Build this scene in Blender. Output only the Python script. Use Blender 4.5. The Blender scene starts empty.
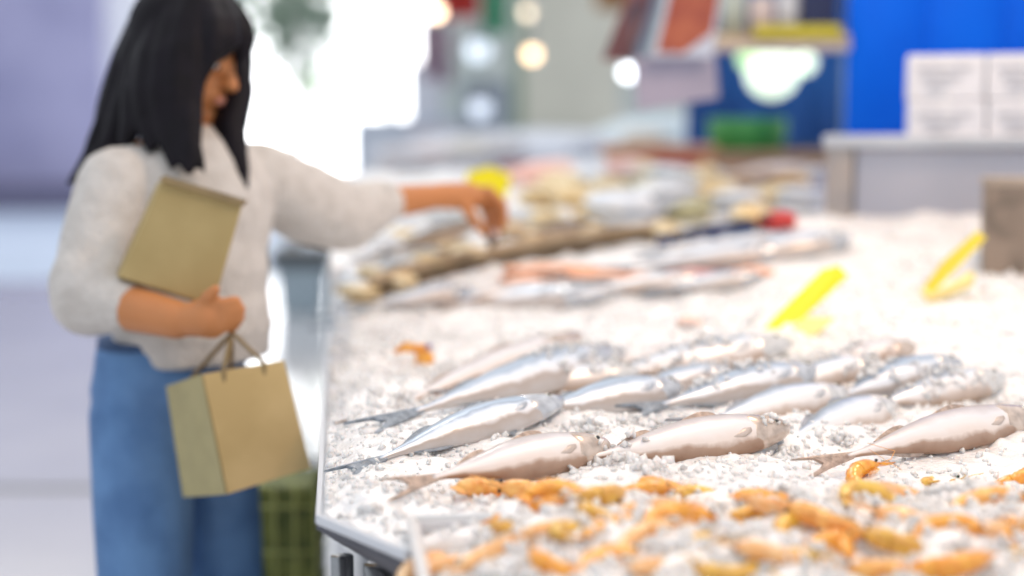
import bpy, math, random
import numpy as np
from mathutils import Vector, Matrix, Euler
from mathutils.bvhtree import BVHTree
from math import sin, cos, pi, radians as R

S = bpy.context.scene
COL = S.collection
rnd = random.Random(7)

# ------------------------------------------------------------------ camera, light, exposure
CAM = Vector((0, 0, 1.40)); F = 1422.0
YAW, PITCH = R(7.0), R(6.2)
cd = bpy.data.cameras.new('camera'); cam = bpy.data.objects.new('camera', cd); COL.objects.link(cam)
cam.location = CAM; cam.rotation_euler = (pi/2 - PITCH, 0, -YAW)
cd.sensor_width = 36; cd.lens = F/1024*36
cd.dof.use_dof = True; cd.dof.focus_distance = 1.84; cd.dof.aperture_fstop = 1.15
cd.clip_end = 200
S.camera = cam
S.view_settings.view_transform = 'Standard'; S.view_settings.look = 'None'
S.view_settings.gamma = 1; S.view_settings.use_curve_mapping = False
S.view_settings.exposure = 0.1
S.cycles.max_bounces = 16; S.cycles.diffuse_bounces = 10; S.cycles.transmission_bounces = 10
w = bpy.data.worlds.new('world'); S.world = w; w.use_nodes = True
bg = w.node_tree.nodes['Background']; bg.inputs[0].default_value = (0.86, 0.92, 1.0, 1); bg.inputs[1].default_value = 0.92

def area(name, loc, target, size, power, color):
    l = bpy.data.lights.new(name, 'AREA'); l.shape = 'DISK'; l.size = size; l.energy = power; l.color = color
    o = bpy.data.objects.new(name, l); COL.objects.link(o); o.location = loc
    o.rotation_euler = (Vector(target)-Vector(loc)).to_track_quat('-Z', 'Y').to_euler(); return o
area('warm_stall_lamp', (1.35, 2.3, 3.1), (1.05, 2.2, 1.0), 0.35, 20, (1.0, 0.66, 0.40))
area('tray_fill_light', (0.75, 1.0, 2.9), (0.65, 1.35, 1.0), 0.35, 9, (1.0, 0.76, 0.60))  # unseen warm fill light, added to brighten the tray ice
area('stall_lamp', (0.3, 3.9, 3.2), (0.2, 3.0, 1.0), 0.4, 8, (1.0, 0.93, 0.84))
sl = bpy.data.lights.new('daylight_sun', 'SUN'); sl.energy = 0.45; sl.angle = R(12); sl.color = (1, 0.97, 0.93)
so = bpy.data.objects.new('daylight_sun', sl); COL.objects.link(so)
so.rotation_euler = Vector((0.35, -0.75, -1.0)).to_track_quat('-Z', 'Y').to_euler()

rot = Euler((pi/2 - PITCH, 0, -YAW)).to_matrix()
RGT, UPV, FWD = rot @ Vector((1,0,0)), rot @ Vector((0,1,0)), rot @ Vector((0,0,-1))
def P(px, py, d):                      # world point seen at a pixel, at depth d metres
    return CAM + (FWD*F + RGT*(px-512) - UPV*(py-288))*(d/F)
def onfloor(px, d):                    # point of the floor at depth d, below pixel column px
    p = P(px, 288, d); return Vector((p.x, p.y, 0))

# ------------------------------------------------------------------ materials
def mat(name, col, rough=0.6, metal=0.0, var=0.0, scale=20, bump=0.0, bscale=60, spec=0.5, sss=0.0, emit=0.0, trans=0.0, col2=None, alpha=1.0, coat=0.0):
    m = bpy.data.materials.new(name); m.use_nodes = True; nt = m.node_tree; b = nt.nodes['Principled BSDF']
    b.inputs['Base Color'].default_value = (*col, 1); b.inputs['Roughness'].default_value = rough
    b.inputs['Metallic'].default_value = metal; b.inputs['Specular IOR Level'].default_value = spec
    if sss: b.inputs['Subsurface Weight'].default_value = sss; b.inputs['Subsurface Radius'].default_value = (0.01, 0.008, 0.007); b.inputs['Subsurface Scale'].default_value = 1
    if trans: b.inputs['Transmission Weight'].default_value = trans; b.inputs['IOR'].default_value = 1.31
    if coat: b.inputs['Coat Weight'].default_value = coat; b.inputs['Coat Roughness'].default_value = 0.12
    if emit: b.inputs['Emission Color'].default_value = (*col, 1); b.inputs['Emission Strength'].default_value = emit
    if alpha < 1: b.inputs['Alpha'].default_value = alpha
    tc = nt.nodes.new('ShaderNodeTexCoord')
    if var or col2:
        n = nt.nodes.new('ShaderNodeTexNoise'); n.inputs['Scale'].default_value = scale; n.inputs['Detail'].default_value = 4
        nt.links.new(tc.outputs['Object'], n.inputs['Vector'])
        r = nt.nodes.new('ShaderNodeValToRGB'); c2 = col2 if col2 else tuple(max(0, c*(1-var)) for c in col)
        r.color_ramp.elements[0].position = 0.38; r.color_ramp.elements[1].position = 0.62
        r.color_ramp.elements[0].color = (*c2, 1); r.color_ramp.elements[1].color = (*col, 1)
        nt.links.new(n.outputs['Fac'], r.inputs[0]); nt.links.new(r.outputs[0], b.inputs['Base Color'])
    if bump:
        n = nt.nodes.new('ShaderNodeTexNoise'); n.inputs['Scale'].default_value = bscale; n.inputs['Detail'].default_value = 3
        nt.links.new(tc.outputs['Object'], n.inputs['Vector'])
        bp = nt.nodes.new('ShaderNodeBump'); bp.inputs['Strength'].default_value = bump; bp.inputs['Distance'].default_value = 0.01
        nt.links.new(n.outputs['Fac'], bp.inputs['Height']); nt.links.new(bp.outputs[0], b.inputs['Normal'])
    return m

def attr_mat(name, attr, stops, rough=0.3, metal=0.0, sss=0.0, var=0.25, scale=40, coat=0.0, axis=0):
    m = mat(name, (1,1,1), rough, metal, sss=sss, coat=coat); nt = m.node_tree; b = nt.nodes['Principled BSDF']
    a = nt.nodes.new('ShaderNodeAttribute'); a.attribute_name = attr
    sp = nt.nodes.new('ShaderNodeSeparateXYZ'); nt.links.new(a.outputs['Vector'], sp.inputs[0])
    tc = nt.nodes.new('ShaderNodeTexCoord'); n = nt.nodes.new('ShaderNodeTexNoise'); n.inputs['Scale'].default_value = scale
    n.inputs['Detail'].default_value = 4
    nt.links.new(tc.outputs['Object'], n.inputs['Vector'])
    ma = nt.nodes.new('ShaderNodeMath'); ma.operation = 'MULTIPLY_ADD'; ma.inputs[1].default_value = var; 
    sb = nt.nodes.new('ShaderNodeMath'); sb.operation = 'SUBTRACT'; sb.inputs[1].default_value = 0.5
    nt.links.new(n.outputs['Fac'], sb.inputs[0]); nt.links.new(sb.outputs[0], ma.inputs[0]); nt.links.new(sp.outputs[axis], ma.inputs[2])
    r = nt.nodes.new('ShaderNodeValToRGB'); cr = r.color_ramp
    while len(cr.elements) < len(stops): cr.elements.new(0.5)
    for e, (p, c) in zip(cr.elements, stops): e.position = p; e.color = (*c, 1)
    nt.links.new(ma.outputs[0], r.inputs[0]); nt.links.new(r.outputs[0], b.inputs['Base Color'])
    return m

# ------------------------------------------------------------------ mesh tools
OFF = {}
def tag(o, label=None, cat=None, group=None, kind=None):
    if label: o['label'] = label
    if cat: o['category'] = cat
    if group: o['group'] = group
    if kind: o['kind'] = kind
    return o
def thing(name, label, cat, loc, group=None, mtx=None):
    o = bpy.data.objects.new(name, None); COL.objects.link(o); o.empty_display_size = 0.05
    o.matrix_world = mtx if mtx else Matrix.Translation(Vector(loc))
    OFF[o.name] = (mtx if mtx else Matrix.Translation(Vector(loc))).inverted()
    return tag(o, label, cat, group)

def frame_of(d):
    d = d.normalized(); a = Vector((0,0,1)) if abs(d.z) < 0.9 else Vector((1,0,0))
    u = d.cross(a).normalized(); return u, d.cross(u).normalized()

class MB:
    def __init__(s): s.v = []; s.f = []; s.att = {}
    def add(s, vs, fs):
        k = len(s.v); s.v += [Vector(v) for v in vs]; s.f += [tuple(i+k for i in f) for f in fs]; return k
    def box(s, c, size, rot=None, taper=1.0):
        hx, hy, hz = [q/2 for q in size]; vs = []
        for z in (-1, 1):
            t = taper if z > 0 else 1
            for x, y in ((-1,-1),(1,-1),(1,1),(-1,1)): vs.append(Vector((x*hx*t, y*hy*t, z*hz)))
        if rot is not None: vs = [rot @ v for v in vs]
        s.add([Vector(c)+v for v in vs], [(3,2,1,0),(4,5,6,7),(0,1,5,4),(1,2,6,5),(2,3,7,6),(3,0,4,7)]); return s
    def tube(s, pts, rad, n=10, flat=None):
        pts = [Vector(p) for p in pts]
        if not hasattr(rad, '__len__'): rad = [rad]*len(pts)
        rings = []; u = None
        for i, p in enumerate(pts):
            d = (pts[min(i+1, len(pts)-1)] - pts[max(i-1, 0)])
            if u is None: u, v = frame_of(d)
            else:
                dn = d.normalized(); u = (u - dn*u.dot(dn)).normalized(); v = dn.cross(u)
            rings.append([p + (u*cos(2*pi*k/n) + v*sin(2*pi*k/n))*rad[i] for k in range(n)])
        s.loft(rings); return s
    def loft(s, rings, cap=True):
        n = len(rings[0]); vs = [q for r in rings for q in r]; fs = []
        for i in range(len(rings)-1):
            for k in range(n):
                a, b = i*n+k, i*n+(k+1) % n
                fs.append((a, b, b+n, a+n))
        if cap: fs.append(tuple(reversed(range(n)))); fs.append(tuple((len(rings)-1)*n+k for k in range(n)))
        return s.add(vs, fs)
    def capsule(s, a, b, ra, rb, n=14):
        a, b = Vector(a), Vector(b); d = b-a; L = d.length
        if L < 1e-6: return s.ell(a, (ra,)*3)
        dn = d/L; u, v = frame_of(dn); rings = []
        for t in (-88, -60, -30, 0): rings.append((a + dn*ra*sin(R(t)), ra*cos(R(t))))
        for t in (0, 30, 60, 88): rings.append((b + dn*rb*sin(R(t)), rb*cos(R(t))))
        s.loft([[c + (u*cos(2*pi*k/n)+v*sin(2*pi*k/n))*r for k in range(n)] for c, r in rings]); return s
    def chain(s, pts, rad, n=14):
        for i in range(len(pts)-1): s.capsule(pts[i], pts[i+1], rad[i], rad[i+1], n)
        return s
    def ell(s, c, r, rot=None, n=16, m=10, jit=0):
        c = Vector(c); rings = []
        for j in range(m+1):
            t = -pi/2 + pi*j/m; t = max(-1.55, min(1.55, t)); ring = []
            for k in range(n):
                q = Vector((r[0]*cos(t)*cos(2*pi*k/n), r[1]*cos(t)*sin(2*pi*k/n), r[2]*sin(t)))
                if jit: q *= 1 + rnd.uniform(-jit, jit)
                ring.append(c + (rot @ q if rot is not None else q))
            rings.append(ring)
        s.loft(rings); return s
    def slab(s, quad, th):                # thick plate from an outline of world points
        quad = [Vector(q) for q in quad]; nrm = (quad[1]-quad[0]).cross(quad[-1]-quad[0]).normalized()*th/2
        n = len(quad); s.add([q+nrm for q in quad]+[q-nrm for q in quad],
              [tuple(range(n)), tuple(reversed(range(n, 2*n)))] + [(i, i+n, (i+1) % n+n, (i+1) % n) for i in range(n)]); return s
    def lathe(s, c, prof, n=24):
        c = Vector(c); s.loft([[c+Vector((r*cos(2*pi*k/n), r*sin(2*pi*k/n), z)) for k in range(n)] for r, z in prof]); return s
    def build(s, name, m, parent=None, smooth=True, bevel=0, remesh=0, smoothit=4, label=None, noise=0):
        M = OFF[parent.name] if parent is not None and parent.name in OFF else Matrix()
        me = bpy.data.meshes.new(name); me.from_pydata([M @ v for v in s.v], [], s.f); me.update()
        for k, arr in s.att.items():
            a = me.attributes.new(k, 'FLOAT_VECTOR', 'POINT'); a.data.foreach_set('vector', np.array(arr, dtype=np.float32).ravel())
        me.materials.append(m)
        o = bpy.data.objects.new(name, me); COL.objects.link(o)
        if remesh:
            r = o.modifiers.new('r', 'REMESH'); r.mode = 'VOXEL'; r.voxel_size = remesh
            sm = o.modifiers.new('s', 'SMOOTH'); sm.iterations = smoothit; sm.factor = 0.5
            dg = bpy.context.evaluated_depsgraph_get(); nm = bpy.data.meshes.new_from_object(o.evaluated_get(dg))
            o.modifiers.clear(); o.data = nm; me = nm
            if not me.materials: me.materials.append(m)
        if smooth: me.polygons.foreach_set('use_smooth', [True]*len(me.polygons))
        if bevel:
            b = o.modifiers.new('b', 'BEVEL'); b.width = bevel; b.segments = 2; b.limit_method = 'ANGLE'
            me.polygons.foreach_set('use_smooth', [False]*len(me.polygons))
        if parent is not None: o.parent = parent; OFF[o.name] = M
        if label: o['label'] = label
        return o
YR = Matrix.Rotation(-YAW, 3, 'Z')

def copy_tree(o, parent=None):
    c = o.copy(); COL.objects.link(c)
    if parent is not None: c.parent = parent
    for ch in list(o.children): copy_tree(ch, c)
    return c

# ------------------------------------------------------------------ ice terrain of the display
def hashn(ix, iy, seed):
    h = (ix.astype(np.int64)*374761393 + iy.astype(np.int64)*668265263 + seed*144269) & 0x7fffffff
    h = ((h ^ (h >> 13))*1274126177) & 0x7fffffff
    return ((h ^ (h >> 16)) & 0xffff)/65535.0
def vnoise(x, y, sc, seed=0):
    x = np.asarray(x)/sc; y = np.asarray(y)/sc; ix = np.floor(x); iy = np.floor(y); fx = x-ix; fy = y-iy
    fx = fx*fx*(3-2*fx); fy = fy*fy*(3-2*fy)
    a = hashn(ix, iy, seed); b = hashn(ix+1, iy, seed); c = hashn(ix, iy+1, seed); d = hashn(ix+1, iy+1, seed)
    return (a*(1-fx)+b*fx)*(1-fy)+(c*(1-fx)+d*fx)*fy
def ss(a, b, x):
    t = np.clip((np.asarray(x)-a)/(b-a), 0, 1); return t*t*(3-2*t)
def base_h(x, y):
    z = 0.985 + 0*np.asarray(x)
    z = z + 0.115*ss(2.8, 3.3, y) + 0.035*ss(3.3, 3.75, y) + 0.13*ss(3.75, 4.6, y)
    return z
def H(x, y):                             # front ice bed and heap
    x = np.asarray(x, float); y = np.asarray(y, float)
    z = base_h(x, y)
    z = z + 0.11*ss(0.35, 1.35, x)*ss(1.95, 2.9, y)*(1-ss(3.35, 3.8, y)) 
    z = z + 0.018*ss(0.1, 0.5, x)*ss(2.3, 2.75, y)*(1-ss(2.8, 2.95, y))
    z = z + 0.03*ss(1.45, 1.6, -y+3.15)*0
    z = z + (vnoise(x, y, 0.16, 1)-0.5)*0.028 + (vnoise(x, y, 0.06, 2)-0.5)*0.014
    dc = ((x-0.066)*0.155 + (y-1.455)*0.086)/0.1773      # distance inside the chamfer edge
    e = np.minimum(ss(-0.004, 0.05, x+0.02), ss(-0.004, 0.05, dc))
    return 0.966 + (z-0.966)*e
def Hd(x, y):                            # with the fine crushed-ice relief
    return H(x, y) + (vnoise(x, y, 0.022, 3)-0.5)*0.008 + (vnoise(x, y, 0.009, 4)-0.5)*0.0025
def T(x, y):                             # prawn tray ice
    x = np.asarray(x, float); y = np.asarray(y, float)
    e = ss(0.08, 0.20, x)
    return 0.955 + 0.045*e*ss(1.0, 1.35, y) + (vnoise(x, y, 0.10, 5)-0.5)*0.03*e + (vnoise(x, y, 0.035, 6)-0.5)*0.014
def Td(x, y): return T(x, y) + (vnoise(x, y, 0.012, 7)-0.5)*0.006
def G(px, py, fn=H, d0=1.0, d1=9.0):     # where the view ray meets a surface
    ds = np.arange(d0, d1, 0.004); dr = (FWD*F + RGT*(px-512) - UPV*(py-288))/F
    xs = CAM.x+dr.x*ds; ys = CAM.y+dr.y*ds; zs = CAM.z+dr.z*ds
    k = np.argmax(zs < fn(xs, ys))
    return Vector((float(xs[k]), float(ys[k]), float(zs[k])))
def depth(p): return (p-CAM).dot(FWD)

def add_np(name, V, Fq, m, nper, parent=None):
    me = bpy.data.meshes.new(name); nv, nf = len(V), len(Fq)
    me.vertices.add(nv); me.vertices.foreach_set('co', V.astype(np.float32).ravel())
    me.loops.add(nf*nper); me.loops.foreach_set('vertex_index', Fq.astype(np.int32).ravel())
    me.polygons.add(nf); me.polygons.foreach_set('loop_start', np.arange(nf, dtype=np.int32)*nper)
    me.update(calc_edges=True); me.validate(); me.materials.append(m)
    o = bpy.data.objects.new(name, me); COL.objects.link(o)
    if parent: o.parent = parent
    return o
def heightfield(name, x0, x1, y0, y1, step, fn, m, bottom, clip=None):
    nx = int((x1-x0)/step)+1; ny = int((y1-y0)/step)+1
    X, Y = np.meshgrid(np.linspace(x0, x1, nx), np.linspace(y0, y1, ny))
    if clip is not None: X, Y = clip(X, Y)
    Z = fn(X, Y)
    V = np.stack([X, Y, Z], -1).reshape(-1, 3)
    i, j = np.meshgrid(np.arange(nx-1), np.arange(ny-1)); a = (j*nx+i).ravel()
    Fq = np.stack([a, a+1, a+1+nx, a+nx], -1)
    ring = np.concatenate([np.arange(nx), nx-1+nx*np.arange(1, ny), (ny-1)*nx+np.arange(nx-2, -1, -1), nx*np.arange(ny-2, 0, -1)])
    Vb = V[ring].copy(); Vb[:, 2] = bottom; k = len(V); r = len(ring); q = np.arange(r)
    Fs = np.stack([ring, k+q, k+(q+1) % r, ring[(q+1) % r]], -1)
    o = add_np(name, np.concatenate([V, Vb]), np.concatenate([Fq, Fs]), m, 4)
    o.data.polygons.foreach_set('use_smooth', [True]*len(o.data.polygons))
    return o
def chips(name, pts, sizes, m, seed=0):
    g = np.random.default_rng(seed); n = len(pts)
    b = np.array([(-1,-1,-1),(1,-1,-1),(1,1,-1),(-1,1,-1),(-1,-1,1),(1,-1,1),(1,1,1),(-1,1,1)], float)
    t = np.array([(0,2,1),(0,3,2),(4,5,6),(4,6,7),(0,1,5),(0,5,4),(1,2,6),(1,6,5),(2,3,7),(2,7,6),(3,0,4),(3,4,7)])
    V = b[None]*0.5 + g.uniform(-.28, .28, (n, 8, 3)); V *= g.uniform(.45, 1.2, (n, 1, 3))
    q = g.normal(size=(n, 4)); q /= np.linalg.norm(q, axis=1)[:, None]; w_, x, y, z = q.T
    Rm = np.stack([1-2*(y*y+z*z), 2*(x*y-z*w_), 2*(x*z+y*w_), 2*(x*y+z*w_), 1-2*(x*x+z*z), 2*(y*z-x*w_), 2*(x*z-y*w_), 2*(y*z+x*w_), 1-2*(x*x+y*y)], -1).reshape(n, 3, 3)
    V = np.einsum('nij,nkj->nki', Rm, V)*np.asarray(sizes)[:, None, None] + np.asarray(pts)[:, None]
    Fq = (t[None] + (np.arange(n)*8)[:, None, None]).reshape(-1, 3)
    return add_np(name, V.reshape(-1, 3), Fq, m, 3)

ICE = mat('crushed_ice', (0.93, 0.915, 0.90), 0.2, sss=0.3, bump=0.35, bscale=140, coat=0.15, col2=(0.86, 0.84, 0.83), scale=16)
CHIP = mat('ice_chip', (0.99, 0.965, 0.94), 0.16, sss=0.6)
nt = CHIP.node_tree; tb_ = nt.nodes.new('ShaderNodeBsdfTranslucent'); tb_.inputs[0].default_value = (.97, .97, .98, 1)
mx = nt.nodes.new('ShaderNodeMixShader'); mx.inputs[0].default_value = .25
nt.links.new(nt.nodes['Principled BSDF'].outputs[0], mx.inputs[1]); nt.links.new(tb_.outputs[0], mx.inputs[2]); nt.links.new(mx.outputs[0], nt.nodes['Material Output'].inputs[0])
STEEL = mat('brushed_steel', (0.62, 0.63, 0.66), 0.38, 0.85, var=0.12, scale=6)
STEELD = mat('dark_steel', (0.30, 0.31, 0.33), 0.42, 0.8, var=0.3, scale=9)
PLASTW = mat('white_plastic', (0.86, 0.85, 0.84), 0.35, var=0.05, scale=8)
WHITEP = mat('white_paint', (0.85, 0.86, 0.88), 0.5, var=0.05, scale=3)

# ------------------------------------------------------------------ setting
def struct(o): o['kind'] = 'structure'; return o
FLOORM = mat('terrazzo', (0.76, 0.72, 0.71), 0.14, col2=(0.70, 0.67, 0.67), scale=1.2, coat=0.6)
o = MB().box((2, 5.5, -0.05), (26, 17, 0.1)).build('floor', FLOORM, smooth=False); struct(o)
o = MB().box((2, 24.05, -0.06), (60, 20, 0.1)).build('ground', mat('pale_pavement', (0.58, 0.66, 0.80), 0.6, var=0.1, scale=0.6), smooth=False); struct(o)
o = MB().box(onfloor(60, 5.55)+Vector((0, 0, 0.004)), (7, 0.05, 0.012), YR).build('trim_1', mat('dark_joint', (0.33, 0.32, 0.34), 0.6, var=0.1), smooth=False); struct(o)
# far left: lilac shuttered wall
def far_box(x0, x1, y0, d, th=0.3, bottom=0.0):
    a = P(x0, y0, d); b = P(x1, y0, d); c = (a+b)/2; h = a.z-bottom; c.z = bottom+h/2; c += FWD.xy.to_3d().normalized()*th/2
    return MB().box(c, ((b-a).length, th, h), YR)
far_box(-260, 93, -190, 26).build('wall_left', mat('lilac_shutter_wall', (0.40, 0.38, 0.56), 0.7, col2=(0.30, 0.29, 0.46), scale=0.5), smooth=False)['kind'] = 'structure'
mb = far_box(-260, 93, 183, 25.8, 0.15); mb.build('baseboard_left', mat('dark_plinth', (0.16, 0.15, 0.24), 0.7, var=0.2), smooth=False)['kind'] = 'structure'
far_box(93, 240, -190, 27, 0.3).build('wall_middle', mat('white_render', (0.93, 0.93, 0.93), 0.6, var=0.03), smooth=False)['kind'] = 'structure'
# back wall pieces behind the stalls
far_box(425, 1500, -190, 16, 0.3).build('wall_back', mat('pale_hall_wall', (0.55, 0.60, 0.56), 0.7, col2=(0.72, 0.70, 0.66), scale=0.9), smooth=False)['kind'] = 'structure'
# daylight window
GL = mat('daylight_glass', (1.0, 1.0, 1.0), 0.3, emit=3.6)
a = P(236, -80, 22); b = P(430, 175, 22); c = (a+b)/2
o = MB().box(c, ((P(430,0,22)-P(236,0,22)).length, 0.05, a.z-b.z), YR).build('window_1', GL, smooth=False); struct(o)
fr = MB()
for px in (236, 430): fr.tube([P(px, -80, 21.9), P(px, 175, 21.9)], 0.06, 6)
fr.tube([P(236, 175, 21.9), P(430, 175, 21.9)], 0.06, 6)
f2 = fr.build('window_frame', WHITEP, o)
far_box(228, 440, 172, 21.5, 0.3).build('wall_sill', mat('pale_sill', (0.70, 0.74, 0.82), 0.6, var=0.05), smooth=False)['kind'] = 'structure'

# ------------------------------------------------------------------ counter
ctr = thing('display_counter', 'long stainless fish counter with a chamfered near corner heaped with crushed ice', 'counter', (0.6, 2.4, 0))
y0c, y1c = 1.44, 4.85
out = [(-0.03, 1.60), (0.066, y0c), (0.07, 1.506), (2.3, 1.506), (2.3, y1c), (-0.03, y1c)]
mb = MB(); mb.loft([[Vector((x, y, 0.957)) for x, y in out], [Vector((x, y, 0.962)) for x, y in out]]); mb.build('slab', STEEL, ctr, bevel=0.004)
mb = MB(); ins = [(0.05, 1.72), (2.25, 1.72), (2.25, 4.8), (0.05, 4.8)]
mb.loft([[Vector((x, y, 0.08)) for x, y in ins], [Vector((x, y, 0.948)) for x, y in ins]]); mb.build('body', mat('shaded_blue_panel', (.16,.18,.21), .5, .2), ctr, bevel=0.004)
# rim strip along the left side and the chamfer, an open U of sheet steel
mb = MB()
for (x, y), (x2, y2) in zip([(-0.026, y1c), (-0.026, 1.60)], [(-0.026, 1.60), (0.068, 1.445)]):
    mb.slab([(x, y, 0.957), (x2, y2, 0.957), (x2, y2, 0.968), (x, y, 0.968)], 0.006)
mb.build('rim', mat('wet_pale_rim', (0.66, 0.68, 0.72), 0.3, 0.3), ctr, smooth=False)
mb = MB(); mb.slab([(-0.028, 1.605, 0.953), (0.066, 1.447, 0.953), (0.066, 1.54, 0.912), (0.0, 1.68, 0.912)], 0.006); mb.build('apron', mat('matte_dark_apron', (.12, .12, .14), .6, .2, var=.2), ctr, smooth=False)
for x, y, r in ((0.0, 1.66, 0.014), (0.055, 1.62, 0.03), (2.2, 1.6, 0.03)):
    MB().tube([(x, y, 0), (x, y, 0.05), (x, y, 0.9)], r, 18).build('leg', mat('grey_leg', (0.42, 0.43, 0.44), 0.25, 0.9, var=0.4, scale=14), ctr)
MB().tube([(0.0, 1.66, 0.3), (0.0, 4.7, 0.3)], 0.012, 10).build('stretcher', STEEL, ctr)

# front ice bed
def clipf(X, Y):
    t = ss(1.44, 1.60, Y)*0 + np.clip((Y-1.455)/(1.61-1.455), 0, 1)   # left edge follows the chamfer
    xl = 0.066 + (-0.02-0.066)*t
    return xl + (X+0.02)*(1.95-xl)/1.97, Y
bed = heightfield('crushed_ice_bed', -0.02, 1.95, 1.455, 3.30, 0.006, Hd, ICE, 0.962, clipf)
tag(bed, 'broad bed of crushed ice under the silver fish, heaped up toward the steel box', 'ice', kind='stuff')
# rear slope of the display
def H2(x, y): return base_h(x, y) + (vnoise(x, y, 0.13, 11)-0.5)*0.035 + (vnoise(x, y, 0.05, 12)-0.5)*0.02
bed2 = heightfield('ice_slope', -0.02, 2.2, 3.305, 4.8, 0.014, H2, ICE, 0.962)
tag(bed2, 'rising slope of crushed ice at the back of the counter under the shellfish', 'ice', kind='stuff')
def HH(x, y): return np.where(np.asarray(y) < 3.3, H(x, y), H2(x, y))

# chips over the front bed
g = np.random.default_rng(3); n = 6000
xs = -0.015 + g.random(n)**1.25*1.6; ys = 1.47 + g.random(n)**1.2*1.7
k = ys > 1.47 + np.clip((0.066-xs)/(0.086), 0, 1)*0.155; xs, ys = xs[k], ys[k]
sz = g.uniform(0.003, 0.008, len(xs))*np.where(g.random(len(xs)) < .06, 1.7, 1)
zs = Hd(xs, ys) + sz*0.15
o = chips('loose_ice_chips', np.stack([xs, ys, zs], -1), sz, CHIP, 1)
tag(o, 'clear loose ice chips scattered over the fish bed', 'ice', kind='stuff')

# ------------------------------------------------------------------ fish
silver = [(0.0, (0.42, 0.30, 0.22)), (0.14, (0.58, 0.47, 0.40)), (0.28, (0.84, 0.80, 0.78)), (0.55, (0.80, 0.82, 0.86)),  # low stops of silver, pink, blue: brown belly, underside shade painted in
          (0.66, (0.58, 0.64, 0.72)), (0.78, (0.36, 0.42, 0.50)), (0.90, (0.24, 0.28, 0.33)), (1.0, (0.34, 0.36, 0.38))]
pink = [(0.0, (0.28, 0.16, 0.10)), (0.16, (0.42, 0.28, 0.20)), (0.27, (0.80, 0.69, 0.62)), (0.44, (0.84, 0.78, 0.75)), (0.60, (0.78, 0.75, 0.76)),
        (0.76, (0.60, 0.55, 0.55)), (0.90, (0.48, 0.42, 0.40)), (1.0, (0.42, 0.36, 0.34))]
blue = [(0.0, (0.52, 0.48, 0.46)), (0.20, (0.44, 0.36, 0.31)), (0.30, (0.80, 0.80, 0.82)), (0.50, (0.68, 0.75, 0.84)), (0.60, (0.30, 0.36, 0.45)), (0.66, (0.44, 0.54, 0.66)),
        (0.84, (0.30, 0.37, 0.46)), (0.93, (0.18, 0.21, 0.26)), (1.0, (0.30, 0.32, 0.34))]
brown = [(0.0, (0.35, 0.24, 0.15)), (0.2, (0.40, 0.29, 0.18)), (0.45, (0.14, 0.10, 0.06)), (0.8, (0.16, 0.12, 0.09)), (1.0, (0.12, 0.10, 0.08))]
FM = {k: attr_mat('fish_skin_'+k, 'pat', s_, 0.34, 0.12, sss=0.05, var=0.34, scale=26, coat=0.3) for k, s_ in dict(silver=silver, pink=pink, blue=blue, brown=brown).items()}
FIN = {k: mat('fin_'+k, c, 0.35, 0.1, var=0.4, scale=90, bump=0.3, bscale=200) for k, c in dict(silver=(0.34, 0.36, 0.40), pink=(0.50, 0.38, 0.31), blue=(0.27, 0.32, 0.38), brown=(0.18, 0.14, 0.10)).items()}
HEADM = {k: mat('gill_'+k, c, 0.25, 0.3, var=0.35, scale=60, coat=0.5) for k, c in dict(silver=(0.78, 0.76, 0.74), pink=(0.68, 0.55, 0.46), blue=(0.60, 0.62, 0.66), brown=(0.25, 0.18, 0.13)).items()}
PEC = {k: mat('pale_fin_'+k, c, .35, .1, var=.2, scale=70) for k, c in dict(silver=(.62,.62,.63), pink=(.62,.52,.46), blue=(.50,.54,.60), brown=(.2,.15,.1)).items()}
EYEW = mat('eye_ring', (0.75, 0.72, 0.62), 0.2, 0.3); EYEB = mat('eye_black', (0.015, 0.015, 0.02), 0.08)
prof = [(0, .12), (.06, .14), (.14, .27), (.25, .52), (.38, .80), (.50, .96), (.60, 1.0), (.72, .95), (.82, .80), (.90, .62), (.95, .47), (.985, .30), (1.0, .12)]
FISH = []
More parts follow.
